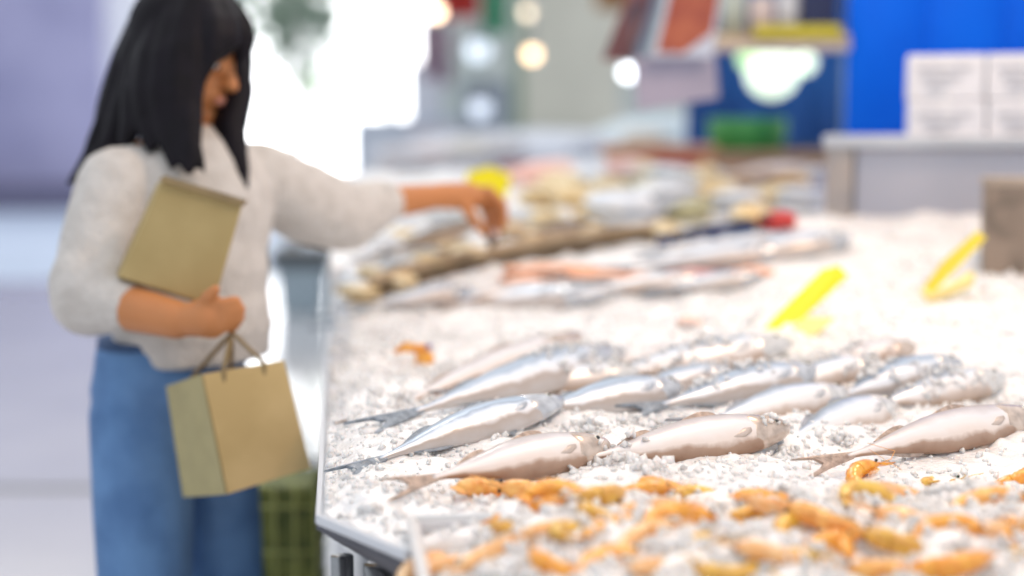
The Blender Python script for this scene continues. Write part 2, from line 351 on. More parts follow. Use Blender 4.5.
def fish(tailp, headp, hgt, roll=38, bend=0.0, kind='silver', label='', thick=0.6, dip=0.0, lift=0.62, fn=HH, group='silver fish laid on the ice', cat='fish', name='silver_fish', pts=None):
    a, b = pts if pts else (G(*tailp, fn), G(*headp, fn)); a = a-Vector((0, 0, dip))
    x = b-a; L = x.length; x.normalize(); y = Vector((0,0,1)).cross(x).normalized(); z = x.cross(y)
    q = Matrix.Rotation(R(roll), 3, x); y = q @ y; z = q @ z
    hb = hgt/2; tb = hb*thick
    M = Matrix(((x.x, y.x, z.x, a.x), (x.y, y.y, z.y, a.y), (x.z, y.z, z.z, a.z + tb*lift + .006), (0,0,0,1)))
    t = thing(name, label, cat, None, group, M)
    OFF[t.name] = Matrix()             # parts are modelled in the fish's own frame
    ct = lambda u: -bend*L*max(0, 1-u)**2.2      # sideways bend of the spine
    tl = 0.16*L; B = L-tl
    mb = MB(); rings = []; att = []
    us = [0, .03, .07, .12, .18, .25, .32, .4, .48, .56, .64, .7, .76, .81, .86, .9, .93, .96, .98, .993, 1.0]
    pu = [p[0] for p in prof]; pv = [p[1] for p in prof]; N = 24
    hh = lambda u: hb*float(np.interp(u, pu, pv)); 
    zz = lambda u: tb*float(np.interp(u, pu, pv))**(0.85)
    for u in us:
        r = []; h_, t_ = hh(u), zz(u)
        for k in range(N):
            an = 2*pi*k/N; cy, cz = sin(an), cos(an)
            yy = h_*cy*(1.0 if cy > 0 else 1.08); zc = t_*math.copysign(abs(cz)**1.15, cz)
            r.append(Vector((tl+B*u, ct((tl+B*u)/L)+yy, zc))); att.append(((cy+1)/2, u, 0))
        rings.append(r)
    mb.loft(rings); mb.att['pat'] = att
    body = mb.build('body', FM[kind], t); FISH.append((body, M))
    fm = FIN[kind]; th = 0.0022
    c0 = ct(tl/L); e0 = ct(0)
    fin = [(tl*1.15, c0+hb*.13), (tl*.5, c0*.6+e0*.4+hb*.30), (0, e0+hb*.46), (-tl*.25, e0+hb*.48), (tl*.22, e0*.8+hb*.28), (tl*.38, e0*.7+c0*.3),
           (tl*.22, e0*.8-hb*.28), (-tl*.30, e0-hb*.50), (0, e0-hb*.46), (tl*.5, c0*.6+e0*.4-hb*.30), (tl*1.15, c0-hb*.13)]
    tm = MB()
    n = len(fin); mid = (tl*.9, c0)
    vs = [Vector((p[0], p[1], s*th)) for s in (1, -1) for p in fin] ; cidx = len(vs); vs += [Vector((mid[0], mid[1], th*1.5)), Vector((mid[0], mid[1], -th*1.5))]
    fs = [(i, (i+1) % n, cidx) for i in range(n)] + [((i+1) % n+n, i+n, cidx+1) for i in range(n)] + [(i, i+n, (i+1) % n+n, (i+1) % n) for i in range(n)]
    tm.add(vs, fs); tm.build('tail_fin', fm, t, smooth=False)
    def sail(u0, u1, up, h, name, sweep=.35):
        m_ = MB(); K = 8; top = []; bot = []
        for i in range(K+1):
            u = u0+(u1-u0)*i/K; X = tl+B*u; yb = ct(X/L)+up*hh(u)*.93; s_ = max(0, sin(pi*min(1, (i/K)*.95+.05)))**.6*(0.35+.65*i/K)
            top.append((X-sweep*h, yb+up*h*s_)); bot.append((X, yb))
        vs = []
        for s_ in (1, -1):
            vs += [Vector((p[0], p[1], s_*th*.6)) for p in bot] + [Vector((p[0], p[1], s_*th*.3)) for p in top]
        fs = []; q_ = K+1
        for i in range(K):
            fs += [(i, i+1, i+1+q_, i+q_), (2*q_+i+1, 2*q_+i, 3*q_+i, 3*q_+i+1), (i+q_, i+1+q_, 3*q_+i+1, 3*q_+i), (i+1, i, 2*q_+i, 2*q_+i+1)]
        m_.add(vs, fs); m_.build(name, fm, t, smooth=False)
    sail(.50, .70, 1, hb*.42, 'dorsal_fin'); sail(.16, .34, 1, hb*.3, 'dorsal_fin'); sail(.16, .36, -1, hb*.3, 'anal_fin'); sail(.60, .68, -1, hb*.5, 'pelvic_fin')
    X = tl+B*.76; cy = ct(X/L)                      # pectoral fin lying on the upper flank
    pf = MB(); zf = zz(.74)
    pf.loft([[Vector((X-s_*hb*1.15, cy-hb*.18-s_*hb*.25+wd*hb*sin(2*pi*k/8)*(1-s_)**.5, zf*1.0-s_*0.004+.0025*cos(2*pi*k/8))) for k in range(8)] for s_, wd in ((0, .10), (.3, .24), (.6, .22), (.85, .16), (1.0, .02))])
    pf.build('pectoral_fin', PEC[kind], t)
    gm = MB(); rings = []                            # gill cover: shell over the head from the gill slit to the snout
    for u in (.795, .80, .84, .88, .92, .955, .985, 1.003):
        h_, t_ = hh(u)*1.01+.0003, zz(u)*1.01+.0005
        if u == .795: h_, t_ = hh(u)*.98, zz(u)*.98
        rings.append([Vector((tl+B*u - (0.035*B*abs(sin(2*pi*k/N)) if u < .82 else 0), ct((tl+B*u)/L)+h_*sin(2*pi*k/N)*(1.0 if sin(2*pi*k/N) > 0 else 1.08), t_*math.copysign(abs(cos(2*pi*k/N))**1.15, cos(2*pi*k/N)))) for k in range(N)])
    gm.loft(rings); gm.build('gill_cover', HEADM[kind], t)
    X = tl+B*.925
    for s_ in (1, -1):
        ey = MB().ell((X, ct(X/L)+hh(.925)*.30, s_*zz(.925)*.90), (hb*.17, hb*.17, hb*.08), n=12, m=6).build('eye', EYEW, t)
        MB().ell((X, ct(X/L)+hh(.925)*.30, s_*(zz(.925)*.90+hb*.055)), (hb*.10, hb*.10, hb*.05), n=12, m=6).build('pupil', EYEB, ey)
    return t
Sd = 'silver_fish'
FL = [
 ((326,478),(562,412),.064,28,.09,'blue','slender blue-backed fish nearest the left edge, its tail reaching the counter rim'),
 ((390,491),(608,457),.060,44,.05,'pink','pinkish fish in the front row with a dark tail tip, first from the left'),
 ((545,474),(788,440),.066,46,.02,'pink','grey-pink fish in the front row, its head ending above the middle of the prawn tray'),
 ((800,470),(1036,426),.062,44,.04,'pink','longest pinkish fish at the right edge of the front row'),
 ((768,448),(893,416),.070,34,.0,'silver','short silver fish between the two large fish at the right of the front row'),
 ((345,420),(580,344),.064,30,.03,'pink','slim fish with a brownish raised head, furthest back on the left'),
 ((360,428),(622,362),.084,26,.02,'blue','pale blue fish half sunk in ice behind the blue-backed one'),
 ((505,420),(680,398),.074,30,.0,'blue','small bluish fish behind the gap between the two front-left fish'),
 ((556,390),(790,354),.082,30,.0,'silver','long greenish-silver fish in the back row with a shining flank'),
 ((630,416),(818,382),.076,30,.0,'blue','bluish fish under ice in the middle of the pile'),
 ((680,430),(846,404),.072,30,.0,'silver','white silver fish directly behind the head of the grey-pink fish'),
 ((812,402),(960,374),.072,36,.05,'blue','arched dark-backed fish in the right part of the pile'),
 ((850,414),(1003,388),.068,34,.0,'silver','silver fish lying in front of the arched dark-backed one'),
 ((780,380),(914,356),.062,30,.0,'pink','fish at the top right of the pile, head poking from the ice'),
 ((440,398),(640,380),.060,28,.0,'silver','pale silver fish wedged between the two blue-backed fish on the left'),
 ((730,400),(880,372),.062,28,.0,'silver','silver fish half hidden behind the arched dark-backed one'),
 ((600,400),(730,378),.055,28,.0,'blue','small bluish fish in the gap below the long greenish-silver one'),
 ((590,368),(700,352),.036,30,.0,'pink','small fish almost buried at the far edge of the pile'),
]
for i_, (tp, hp, h_, rl, bd, kd, lb) in enumerate(FL): fish(tp, hp, h_, rl, bd, kd, lb, dip=-.008 if i_ == 0 else .0 if i_ in (1, 2, 3) else .014)

# ice lumps resting on and around the fish
vsA, fsA = [], []
for body, M in FISH:
    k = len(vsA); vsA += [M @ v.co for v in body.data.vertices]; fsA += [tuple(i+k for i in p.vertices) for p in body.data.polygons]
bv = BVHTree.FromPolygons(vsA, fsA)
g = np.random.default_rng(9); pts = []; szs = []
lumps = [(430,375,.07,260),(480,365,.07,260),(520,352,.05,160),(560,385,.06,200),(610,400,.05,160),(640,375,.07,260),(700,372,.07,260),(740,395,.05,160),(700,400,.04,120),(800,370,.07,380),(830,362,.06,320),(770,385,.05,200),
         (870,385,.04,120),(930,400,.05,200),(960,410,.05,160),(840,440,.03,90),(470,462,.0,0),(590,430,.04,120),(560,460,.03,60),(640,425,.04,140),(680,420,.04,120),(1000,405,.05,160),(400,400,.05,160),(620,455,.03,60),(790,455,.04,140),(880,375,.04,120),(720,350,.04,140),(575,372,.05,200), (620,462,.03,100),(660,470,.04,120)]
for px, py, rad, cnt in lumps:
    if not cnt: continue
    c = G(px, py)
    for _ in range(int(cnt*.25)):
        an = g.random()*2*pi; rr = rad*g.random()**.7; x, y = c.x+rr*cos(an)*1.2, c.y+rr*sin(an)
        zt = float(H(x, y)); hit = bv.ray_cast(Vector((x, y, 1.6)), Vector((0, 0, -1)))
        if hit[0] is not None: zt = max(zt, hit[0].z)
        s_ = g.uniform(.004, .011); pts.append((x, y, zt + s_*.2 + .012*(1-rr/rad)*g.random())); szs.append(s_)
o = chips('ice_lumps', np.array(pts), np.array(szs), CHIP, 2)
tag(o, 'clumps of clear ice lying on top of the silver fish', 'ice', kind='stuff')

# orange prawn head lying on ice at the left
ORG = mat('orange_shell', (0.92, 0.44, 0.05), 0.3, col2=(0.78, 0.26, 0.02), scale=60, coat=0.5)
ORL = mat('pale_orange_shell', (0.92, 0.52, 0.14), 0.3, col2=(0.80, 0.32, 0.06), scale=50, coat=0.5)
YEL = mat('yellow_shell', (0.86, 0.54, 0.08), 0.3, col2=(0.58, 0.26, 0.03), scale=50, coat=0.5)
PEA = mat('peach_shell', (0.93, 0.60, 0.30), 0.3, col2=(0.86, 0.42, 0.14), scale=50, coat=0.5)
ROE = mat('dark_roe', (0.10, 0.12, 0.06), 0.3)

def prawn_src(m, Lp=0.11, curl=2.3, name='prawn'):
    t = thing(name, 'x', 'prawn', (0, 0, 0)); OFF[t.name] = Matrix()
    K = 26; r0 = Lp/curl; sp = []
    for i in range(K+1):
        u = i/K; an = -curl/2 + curl*u; sp.append(Vector((r0*sin(an), r0*(cos(an)-cos(curl/2)), 0)))
    def rad(u): return Lp*(0.035+0.085*sin(pi*min(1, .12+u*.72)))
    abd = MB(); idx = list(range(0, 17)); abd.tube([sp[i] for i in idx], [rad(i/K)*(1+.10*((i % 3) == 0)-.05*((i % 3) == 2)) for i in idx], 10)
    abd.build('abdomen', m, t)
    hd = MB(); hd.tube([sp[i] for i in range(16, K+1)], [rad(i/K)*1.12*(1-.75*max(0, (i-20)/(K-20))**2) for i in range(16, K+1)], 10)
    d = (sp[K]-sp[K-1]).normalized(); nrm = Vector((-d.y, d.x, 0))
    hd.tube([sp[K-3]+nrm*rad(.9)*.6, sp[K]+nrm*.004+d*.012, sp[K]+nrm*.008+d*.028], [.003, .0018, .0005], 6)
    hd.build('head', m, t)
    tf = MB(); d0 = (sp[0]-sp[1]).normalized(); n0 = Vector((-d0.y, d0.x, 0))
    for s_ in (-1, -.35, .35, 1):
        e = sp[0]+(d0+n0*s_*.55)*Lp*.17; tf.ell((sp[0]+e)/2, (Lp*.10, Lp*.032, .0022), Matrix.Rotation(math.atan2((e-sp[0]).y, (e-sp[0]).x), 3, 'Z'), 8, 6)
    tf.build('tail_fan', m, t)
    for s_ in (1, -1): MB().ell(sp[K-1]+Vector((0, 0, s_*.007))+nrm*.003, (.0028,)*3, n=8, m=6).build('eye', EYEB, t)
    for s_ in (1, -1):
        MB().tube([sp[K]+nrm*.003*s_, sp[K]+d*.02+nrm*.008*s_+Vector((0,0,.006)), sp[K]+d*.03+nrm*.03*s_+Vector((0,0,.008)), sp[K]-d*.01+nrm*(.05+.01*s_)+Vector((0,0,.006))], [.0009, .0008, .0006, .0004], 5).build('antenna', m, t)
    cen = Vector((0, -r0*.35, 0))
    for j in range(5):
        i = 15+j*2; c = sp[i]; inn = (cen-c).normalized()
        MB().tube([c+inn*rad(i/K)*.7, c+inn*.016+d*.006+Vector((0,0,.002)), c+inn*.026-d*.004], [.0016, .0012, .0006], 5).build('leg', m, t)
    return t

# prawn tray
tray = thing('prawn_tray', 'white plastic tray of iced orange prawns in front of the fish', 'tray', (0.75, 1.2, 0.9))
tx0, tx1, ty0, ty1 = 0.075, 1.5, 0.98, 1.50; zb, zt = 0.905, 0.985
mb = MB()
outl = [(tx0, ty0), (tx1, ty0), (tx1, ty1), (tx0, ty1)]
inl = [(tx0+.008, ty0+.008), (tx1-.008, ty0+.008), (tx1-.008, ty1-.008), (tx0+.008, ty1-.008)]
rings = [[Vector((x, y, zb)) for x, y in outl], [Vector((x, y, zt)) for x, y in outl], [Vector((x, y, zt)) for x, y in inl], [Vector((x, y, zb+.01)) for x, y in inl]]
mb.loft(rings); mb.build('basin', mat('tray_plastic', (0.66, 0.65, 0.66), 0.3, var=0.08, scale=9), tray, bevel=0.002)
mb = MB()
for (x, y), (x2, y2) in zip(outl, outl[1:]+outl[:1]): mb.tube([(x, y, zt), (x2, y2, zt)], 0.006, 8)
mb.build('rim', mat('tray_rim', (0.80, 0.79, 0.78), 0.3), tray)
for x, y in ((0.12, 1.03), (1.4, 1.03), (1.4, 1.40)):
    MB().tube([(x, y, 0), (x, y, .905)], .014, 12).build('leg', STEELD, tray)
icet = heightfield('tray_ice', tx0+.009, tx1-.009, ty0+.009, ty1-.009, 0.005, Td, ICE, 0.915)
tag(icet, 'crushed ice filling the prawn tray', 'ice', kind='stuff')

srcs = [prawn_src(ORG, .105, 2.4), prawn_src(ORL, .115, 1.7), prawn_src(YEL, .10, 2.9), prawn_src(PEA, .11, 1.3)]
names = ['deep orange', 'light orange', 'yellow', 'peach']
pp = [(492,497,1),(535,492,1),(560,502,0),(528,512,0),(590,499,2),(603,514,2),(640,494,0),(668,492,0),(700,500,2),(735,512,2),(768,503,0),(520,535,2),(505,553,3),(556,530,3),(585,540,2),
      (618,528,1),(648,540,3),(680,524,0),(700,545,2),(760,524,2),(790,512,3),(560,562,0),(610,566,1),(665,568,3),(725,566,2),(770,556,3),(805,535,2),(835,556,0),(868,548,0),(898,543,2),
      (872,478,0),(872,503,2),(945,482,2),(1008,480,0),(915,520,3),(950,532,0),(990,505,1),(985,538,3),(945,566,0),(1005,565,2),(460,568,3),(430,573,3),(880,571,1),(1030,540,0),(1040,500,2),(800,572,2),(650,510,3),(825,520,1),(905,498,3)]
placed = []
for i, (px, py, k) in enumerate(pp):
    p = G(px, py, T) if py > 486 else None
    if p is None or p.y > ty1-.03: p = G(px, py, lambda x, y: np.where(np.asarray(y) < ty1, T(x, y), H(x, y)))
    placed.append((p, k, px))
rows = {'nearest': [], 'middle': [], 'far': []}
for q in placed: rows['nearest' if q[0].y < 1.385 else 'middle' if q[0].y < 1.46 else 'far'].append(q)
first = set(); ordn = ['first','second','third','fourth','fifth','sixth','seventh','eighth','ninth','tenth','eleventh','twelfth','thirteenth','fourteenth','fifteenth','sixteenth','seventeenth','eighteenth','nineteenth','twentieth','twenty-first','twenty-second','twenty-third','twenty-fourth','twenty-fifth','twenty-sixth']
allp = []
for rn, lst in rows.items():
    for j, (p, k, px) in enumerate(sorted(lst, key=lambda q: q[2])):
        o = srcs[k] if k not in first else copy_tree(srcs[k]); first.add(k)
        z = 0.001
        o.location = p + Vector((0, 0, z)); o.rotation_euler = (rnd.uniform(-.35, .35), rnd.uniform(-.35, .35), rnd.uniform(-.6, .6) + rnd.choice([0, pi, 0.4]))
        s_ = rnd.uniform(.68, .92); o.scale = (s_,)*3
        o['group'] = 'prawns in the ice of the tray'
        o['label'] = f'{names[k]} prawn, {ordn[j]} from the left in the {rn} row of the prawn tray'
        allp.append(p)
# chips over the tray
g = np.random.default_rng(5); n = 2600
xs = g.uniform(tx0+.02, 1.2, n); ys = g.uniform(1.15, ty1-.01, n); sz = g.uniform(.004, .012, n)
zs = Td(xs, ys)+sz*.2 
o = chips('tray_ice_chips', np.stack([xs, ys, zs], -1), sz, CHIP, 3); tag(o, 'clear ice chips strewn between the prawns', 'ice', kind='stuff')

# orange crab claw lump on the left of the bed
p = G(415, 362); t = thing('broken_prawn', 'bright orange broken prawn lying alone on the ice near the left rim', 'prawn', p)
mb = MB(); mb.tube([P(394, 352, depth(p)), P(405, 347, depth(p)), P(418, 349, depth(p)), P(428, 346, depth(p))], [.004, .010, .009, .004], 8)
mb.build('claw', ORG, t, label='curved orange claw')
mb = MB(); mb.ell(P(425, 358, depth(p)), (.018, .012, .016), Matrix.Rotation(.5, 3, 'Y')); mb.tube([P(412, 365, depth(p)), P(430, 366, depth(p)), P(436, 369, depth(p))], [.006, .008, .003], 8); mb.build('shell', ORG, t)
MB().ell(P(429, 346, depth(p)-.01), (.006, .005, .005)).build('eye', mat('violet', (.22, .12, .3), .3), t)
#@@PART2@@
# ------------------------------------------------------------------ far side of the fish bed: long fish and fillets
fish((322,332),(610,300),.085,30,.0,'blue','long lilac-grey fish lying along the foot of the ice slope, left of the orange fillets', group='larger fish on the back slope')
fish((350,318),(470,296),.060,30,.0,'blue','short grey-blue fish near the left rim, beside the long lilac-grey one', group='larger fish on the back slope')
fish((440,312),(560,290),.05,30,.0,'pink','pinkish fish between the long lilac-grey fish and the salmon fillets', group='larger fish on the back slope')
fish((560,300),(700,284),.05,30,.0,'silver','silver fish just in front of the salmon fillets', group='larger fish on the back slope')
fish((640,300),(760,282),.055,30,.0,'blue','dark bluish fish near the grey heap, in front of the right-hand fillet', group='larger fish on the back slope')
fish((600,280),(790,256),.07,30,.0,'blue','lilac fish behind the salmon fillets, left of the blue-grey fish', group='larger fish on the back slope')
fish((700,272),(850,248),.09,25,.0,'blue','large blue-grey fish lying in front of the steel box', group='larger fish on the back slope')
fish((640,262),(800,244),.06,25,.0,'blue','grey-blue fish touching the dark strip behind it', group='larger fish on the back slope')
fish((372,284),(478,248),.055,28,.03,'brown','dark brown fish lying along the wooden divider at its left end', lift=3.6, group='brown fish on the divider')
fish((490,256),(590,234),.045,28,.0,'brown','dark brown fish along the middle of the divider, under the reaching hand', lift=2.0, group='brown fish on the divider')

SAL = mat('salmon_flesh', (0.92, 0.40, 0.20), 0.35, col2=(0.95, 0.55, 0.36), scale=40, coat=0.4)
def blob(c, r, ang, m, name, label, cat, group, tilt=0, jit=.08, sub=None):
    t = thing(name, label, cat, c, group)
    mb = MB(); q = Euler((tilt, 0, ang)).to_matrix(); mb.ell(c, r, q, 14, 8, jit)
    mb.build(sub or 'flesh', m, t); return t, q
def fillet(px, py, L, W, ang, label, m=SAL):
    c = G(px, py, HH)+Vector((0, 0, .008)); t = thing('salmon_fillet', label, 'fillet', c, 'salmon fillets on the ice')
    q = Matrix.Rotation(ang, 3, 'Z'); mb = MB(); rings = []
    for u in (0, .04, .15, .35, .55, .75, .9, .97, 1):
        wd = W*(.25+.75*sin(pi*min(1, .12+u*.8)))*.5; h = .012*(.4+.6*sin(pi*min(1, .1+.85*u)))
        rings.append([c+q @ Vector((L*(u-.5), wd*cos(2*pi*k/12), h*sin(2*pi*k/12)+.003*sin(u*40))) for k in range(12)])
    mb.loft(rings); mb.build('flesh', m, t)
    mb = MB(); mb.loft([[p-Vector((0, 0, .006)) for p in r] for r in rings[1:-1]]); mb.build('skin', mat('fillet_skin', (.55, .5, .5), .3, .3), t)
fillet(560, 272, .26, .09, .1, 'broad orange salmon fillet left of the brighter one')
fillet(612, 279, .20, .07, .05, 'bright orange salmon fillet in the middle of the slope')
fillet(755, 276, .13, .08, .3, 'short coral salmon fillet in front of the blue-grey fish')
fillet(530, 284, .14, .05, .2, 'thin pale orange salmon strip furthest left')
fillet(700, 278, .16, .03, .15, 'narrow coral salmon strip left of the short fillet', mat('coral_flesh', (.85, .45, .42), .4, var=.2))
fillet(690, 326, .05, .035, .2, 'small peach salmon scrap lying on the ice behind the fish pile', mat('peach_flesh', (.92, .66, .55), .4, var=.15))

# wooden divider between the slopes
WOOD = mat('tan_wood', (0.60, 0.46, 0.30), 0.5, col2=(0.40, 0.28, 0.16), scale=14)
dv = thing('wooden_divider', 'long tan wooden divider strip curving between the fish slope and the shellfish', 'divider', G(500, 262, HH))
ptsd = [G(px, py, HH)+Vector((0, 0, .01)) for px, py in ((334,306),(372,296),(412,283),(460,271),(510,262),(560,252),(610,245),(655,238))]
mb = MB(); mb.loft([[p+Vector((0, s_*.012, z)) for s_, z in ((-1,-.02),(1,-.02),(1,.034),(-1,.034))] for p in ptsd]); mb.build('strip', WOOD, dv, smooth=False)
mb = MB(); mb.loft([[p+Vector((0, -.014+s_*.004, z)) for s_, z in ((-1,-.02),(1,-.02),(1,.016),(-1,.016))] for p in ptsd[1:]]); mb.build('edge_groove', mat('dark_groove', (.16, .11, .06), .6, var=.3), dv, smooth=False)
dv = thing('plastic_edging', 'dark navy plastic edging strip right of the wooden divider', 'divider', G(690, 240, HH))
ptsd = [G(px, py, HH)+Vector((0, 0, .012)) for px, py in ((658,248),(680,243),(705,238),(735,234),(752,233))]
mb = MB(); mb.loft([[p+Vector((0, s_*.014, z)) for s_, z in ((-1,-.02),(1,-.02),(1,.016),(-1,.016))] for p in ptsd]); mb.build('strip', mat('navy_plastic', (.04, .06, .16), .35, var=.2), dv, smooth=False)

# shellfish, squid and white fish on the back slope
CRM = mat('cream_shell', (.86, .74, .50), .4, col2=(.66, .46, .20), scale=35)
WSH = mat('white_shell', (.82, .83, .84), .35, col2=(.66, .70, .76), scale=30)
TAN = mat('tan_shell', (.70, .50, .28), .4, col2=(.46, .30, .14), scale=35)
OLV = mat('olive_shell', (.66, .62, .38), .4, col2=(.50, .46, .24), scale=35)
PNK = mat('pink_flesh', (.92, .70, .64), .4, col2=(.84, .50, .44), scale=30)
RED = mat('red_flesh', (.70, .06, .05), .35, col2=(.45, .02, .02), scale=30)
def clam(mt, name='clam'):
    t = thing(name, 'x', 'shellfish', (0, 0, 0)); OFF[t.name] = Matrix()
    for s_, nm in ((1, 'upper_shell'), (-1, 'lower_shell')):
        rings = []
        for j in range(9):
            a_ = pi/2*j/8; r = cos(a_); z = sin(a_)*.42
            rings.append([Vector(((r*cos(2*pi*k/20)*(1.0)+.18*(1-r))*.045*(1+.03*cos(10*pi*k/10)), r*sin(2*pi*k/20)*.038, s_*z*.040+.0035*s_+.002*sin(j*3))) for k in range(20)])
        m_ = MB(); m_.loft(rings); m_.build(nm, mt, t)
    MB().ell((.034, 0, 0), (.008, .012, .006)).build('hinge', TAN, t)
    return t
def squid(mt, name='squid'):
    t = thing(name, 'x', 'squid', (0, 0, 0)); OFF[t.name] = Matrix()
    MB().tube([(-.10, 0, 0), (-.07, 0, .002), (-.02, 0, .004), (.03, 0, .004), (.05, 0, .002)], [.003, .014, .024, .026, .020], 12).build('mantle', mt, t)
    m_ = MB(); m_.slab([(-.10, 0, .003), (-.06, .045, .003), (-.04, .0, .003), (-.06, -.045, .003)], .004); m_.build('fin', mt, t)
    MB().ell((.062, 0, 0), (.018, .016, .013)).build('head', mt, t)
    for k in range(6):
        a_ = (k-2.5)*.16; MB().tube([(.072, .01*a_*4, 0), (.10, .04*a_*2, .004), (.14+.01*(k % 2), .13*a_, -.002)], [.005, .004, .0015], 6).build('arm', mt, t)
    return t
kinds = {}
def put(kind, px, py, mt, sc, ang, label, group, z=.012, tilt=.2):
    key = (kind, mt.name)
    if key not in kinds: o = (clam if kind == 'clam' else squid)(mt); kinds[key] = o
    else: o = copy_tree(kinds[key])
    o.location = G(px, py, HH)+Vector((0, 0, z*sc)); o.rotation_euler = (tilt*rnd.uniform(-1, 1.6), tilt*rnd.uniform(-1, 1), ang); o.scale = (sc,)*3
    o['label'] = label; o['group'] = group
cl = [(640,182,CRM,2.0),(672,190,WSH,2.2),(700,182,CRM,1.6),(712,200,CRM,1.8),(738,186,TAN,1.4),(660,212,WSH,2.6),(690,218,OLV,1.6),(735,212,WSH,2.0),(770,205,CRM,1.8),(790,190,TAN,1.6),(800,206,WSH,1.9),(815,182,WSH,1.4),
      (610,196,CRM,1.6),(588,186,WSH,1.8),(560,190,CRM,1.6),(575,206,CRM,1.9),(620,218,WSH,2.4),(596,222,CRM,1.6),(540,205,CRM,1.6),(548,226,CRM,1.4),(520,222,WSH,1.4),(510,238,TAN,1.3),(455,256,TAN,1.2),(470,262,CRM,1.2),(430,270,CRM,1.2),
      (645,196,OLV,1.5),(752,224,CRM,1.4),(640,236,WSH,1.2),(665,236,CRM,1.2),(590,240,CRM,1.1),(400,286,CRM,1.1),(360,298,CRM,1.0),(345,304,WSH,.7),(355,290,WSH,.8),(385,246,WSH,.9),(402,240,CRM,.9),(420,248,WSH,.9),(372,278,CRM,.8),(450,232,WSH,.9),(395,270,WSH,.8),(535,246,TAN,1.0)]
cl.sort(key=lambda q: (q[1]//22, q[0])); rowid = {}
for px, py, m_, sc in cl: rowid.setdefault(py//22, []).append(px)
rk = sorted(rowid); rn = ['topmost', 'second', 'third', 'fourth', 'fifth', 'sixth', 'seventh', 'eighth']
adj = {CRM.name: 'cream', WSH.name: 'white', TAN.name: 'tan', OLV.name: 'olive'}
for px, py, m_, sc in cl:
    ri = rk.index(py//22); ci = sorted(rowid[py//22]).index(px)
    put('clam', px, py, m_, sc, rnd.uniform(0, 6), f'{adj[m_.name]} shell, {ordn[ci]} from the left in the {rn[ri]} row of the back slope', 'shells heaped on the back slope')
sq = [(412,232,WSH,.7,.3,'white squid nearest the woman'),(440,240,WSH,.7,.5,'white squid in front of the one nearest the woman'),(372,262,WSH,.55,.6,'small white squid lowest by the left rim of the slope'),
      (428,219,WSH,.8,.1,'white squid under the sweater cuff'),(398,254,WSH,.6,.4,'white squid just behind the dark brown fish'),(466,222,WSH,.8,.2,'white squid below the wrist'),(545,188,PNK,1.5,.2,'pink squid right of the yellow price card'),
      (585,184,WSH,1.5,.1,'white squid at the top of the slope beside the red tray'),(620,184,PNK,1.4,.0,'pink squid at the top of the slope behind the cream shells')]
for px, py, m_, sc, an, lb in sq: put('squid', px, py, m_, sc*1.2, an, lb, 'squid on the back slope', .02, .1)
c = G(778, 229, HH)+Vector((0, 0, .02)); t, q = blob(c, (.05, .03, .022), .2, RED, 'fish_piece', 'dark red cut fish piece on the pale shells near the steel box', 'fish piece', None)
MB().ell(c+Vector((-.035, -.02, .008)), (.014, .010, .010)).build('dark_core', mat('black_red', (.05, .01, .02), .3), t)
# whole pale fish across the top of the slope
fish((585,186),(700,180),.09,30,.0,'pink','pinkish fish at the top of the back slope in front of the red tray', group='pale fish at the top of the slope')
fish((700,184),(822,177),.09,30,.0,'pink','peach-coloured fish at the top of the back slope beside the steel box', group='pale fish at the top of the slope')

# price cards
def card(name, label, quad, col, th=.004):
    t = thing(name, label, 'price card', sum((Vector(q) for q in quad), Vector())/len(quad), 'yellow price cards stuck in the ice')
    MB().slab(quad, th).build('card', mat('yellow_plastic_'+name, col, .4, sss=0), t, smooth=False)
    return t
g0 = G(776, 326, HH); d = depth(g0)
g0 = G(768, 327, HH); d = depth(g0)-.01
t = card('price_card', 'long slanting yellow price card stuck in the ice heap', [P(762,330,d), P(789,332,d), P(848,276,d+.05), P(838,266,d+.05), P(822,270,d+.05)], (.93, .82, .02))
MB().slab([P(770,332,d+.02), P(815,336,d-.05), P(835,318,d-.05), P(795,318,d+.03)], .003).build('card_reflection', mat('yellow_reflection', (.93, .78, .28), .4), t, smooth=False)  # flat yellow plate painting the card's reflection onto the ice
g1 = G(935, 297, HH); d = depth(g1)-.02
t = card('price_card', 'thin yellow price card bent into a loop by the brown box', [P(986,238,d+.04), P(977,231,d+.04), P(942,262,d+.01), P(922,290,d), P(932,294,d)], (.90, .70, .06))
mb = MB(); lp = [P(922,290,d), P(930,299,d-.01), P(948,291,d-.03), P(968,281,d-.03), P(972,274,d-.02)]
mb.tube(lp, [.008, .010, .012, .014, .008], 8); mb.build('loop', mat('yellow_loop', (.92, .74, .30), .4), t)
d = 3.75; t = card('price_card', 'small bright yellow price card standing behind the reaching hand', [P(462,196,d), P(505,200,d), P(512,176,d), P(490,166,d), P(468,172,d)], (.93, .80, .0), .006)
MB().tube([P(486,198,d), P(486,228,d)], .004, 8).build('stake', mat('stake', (.85, .8, .5), .4), t)

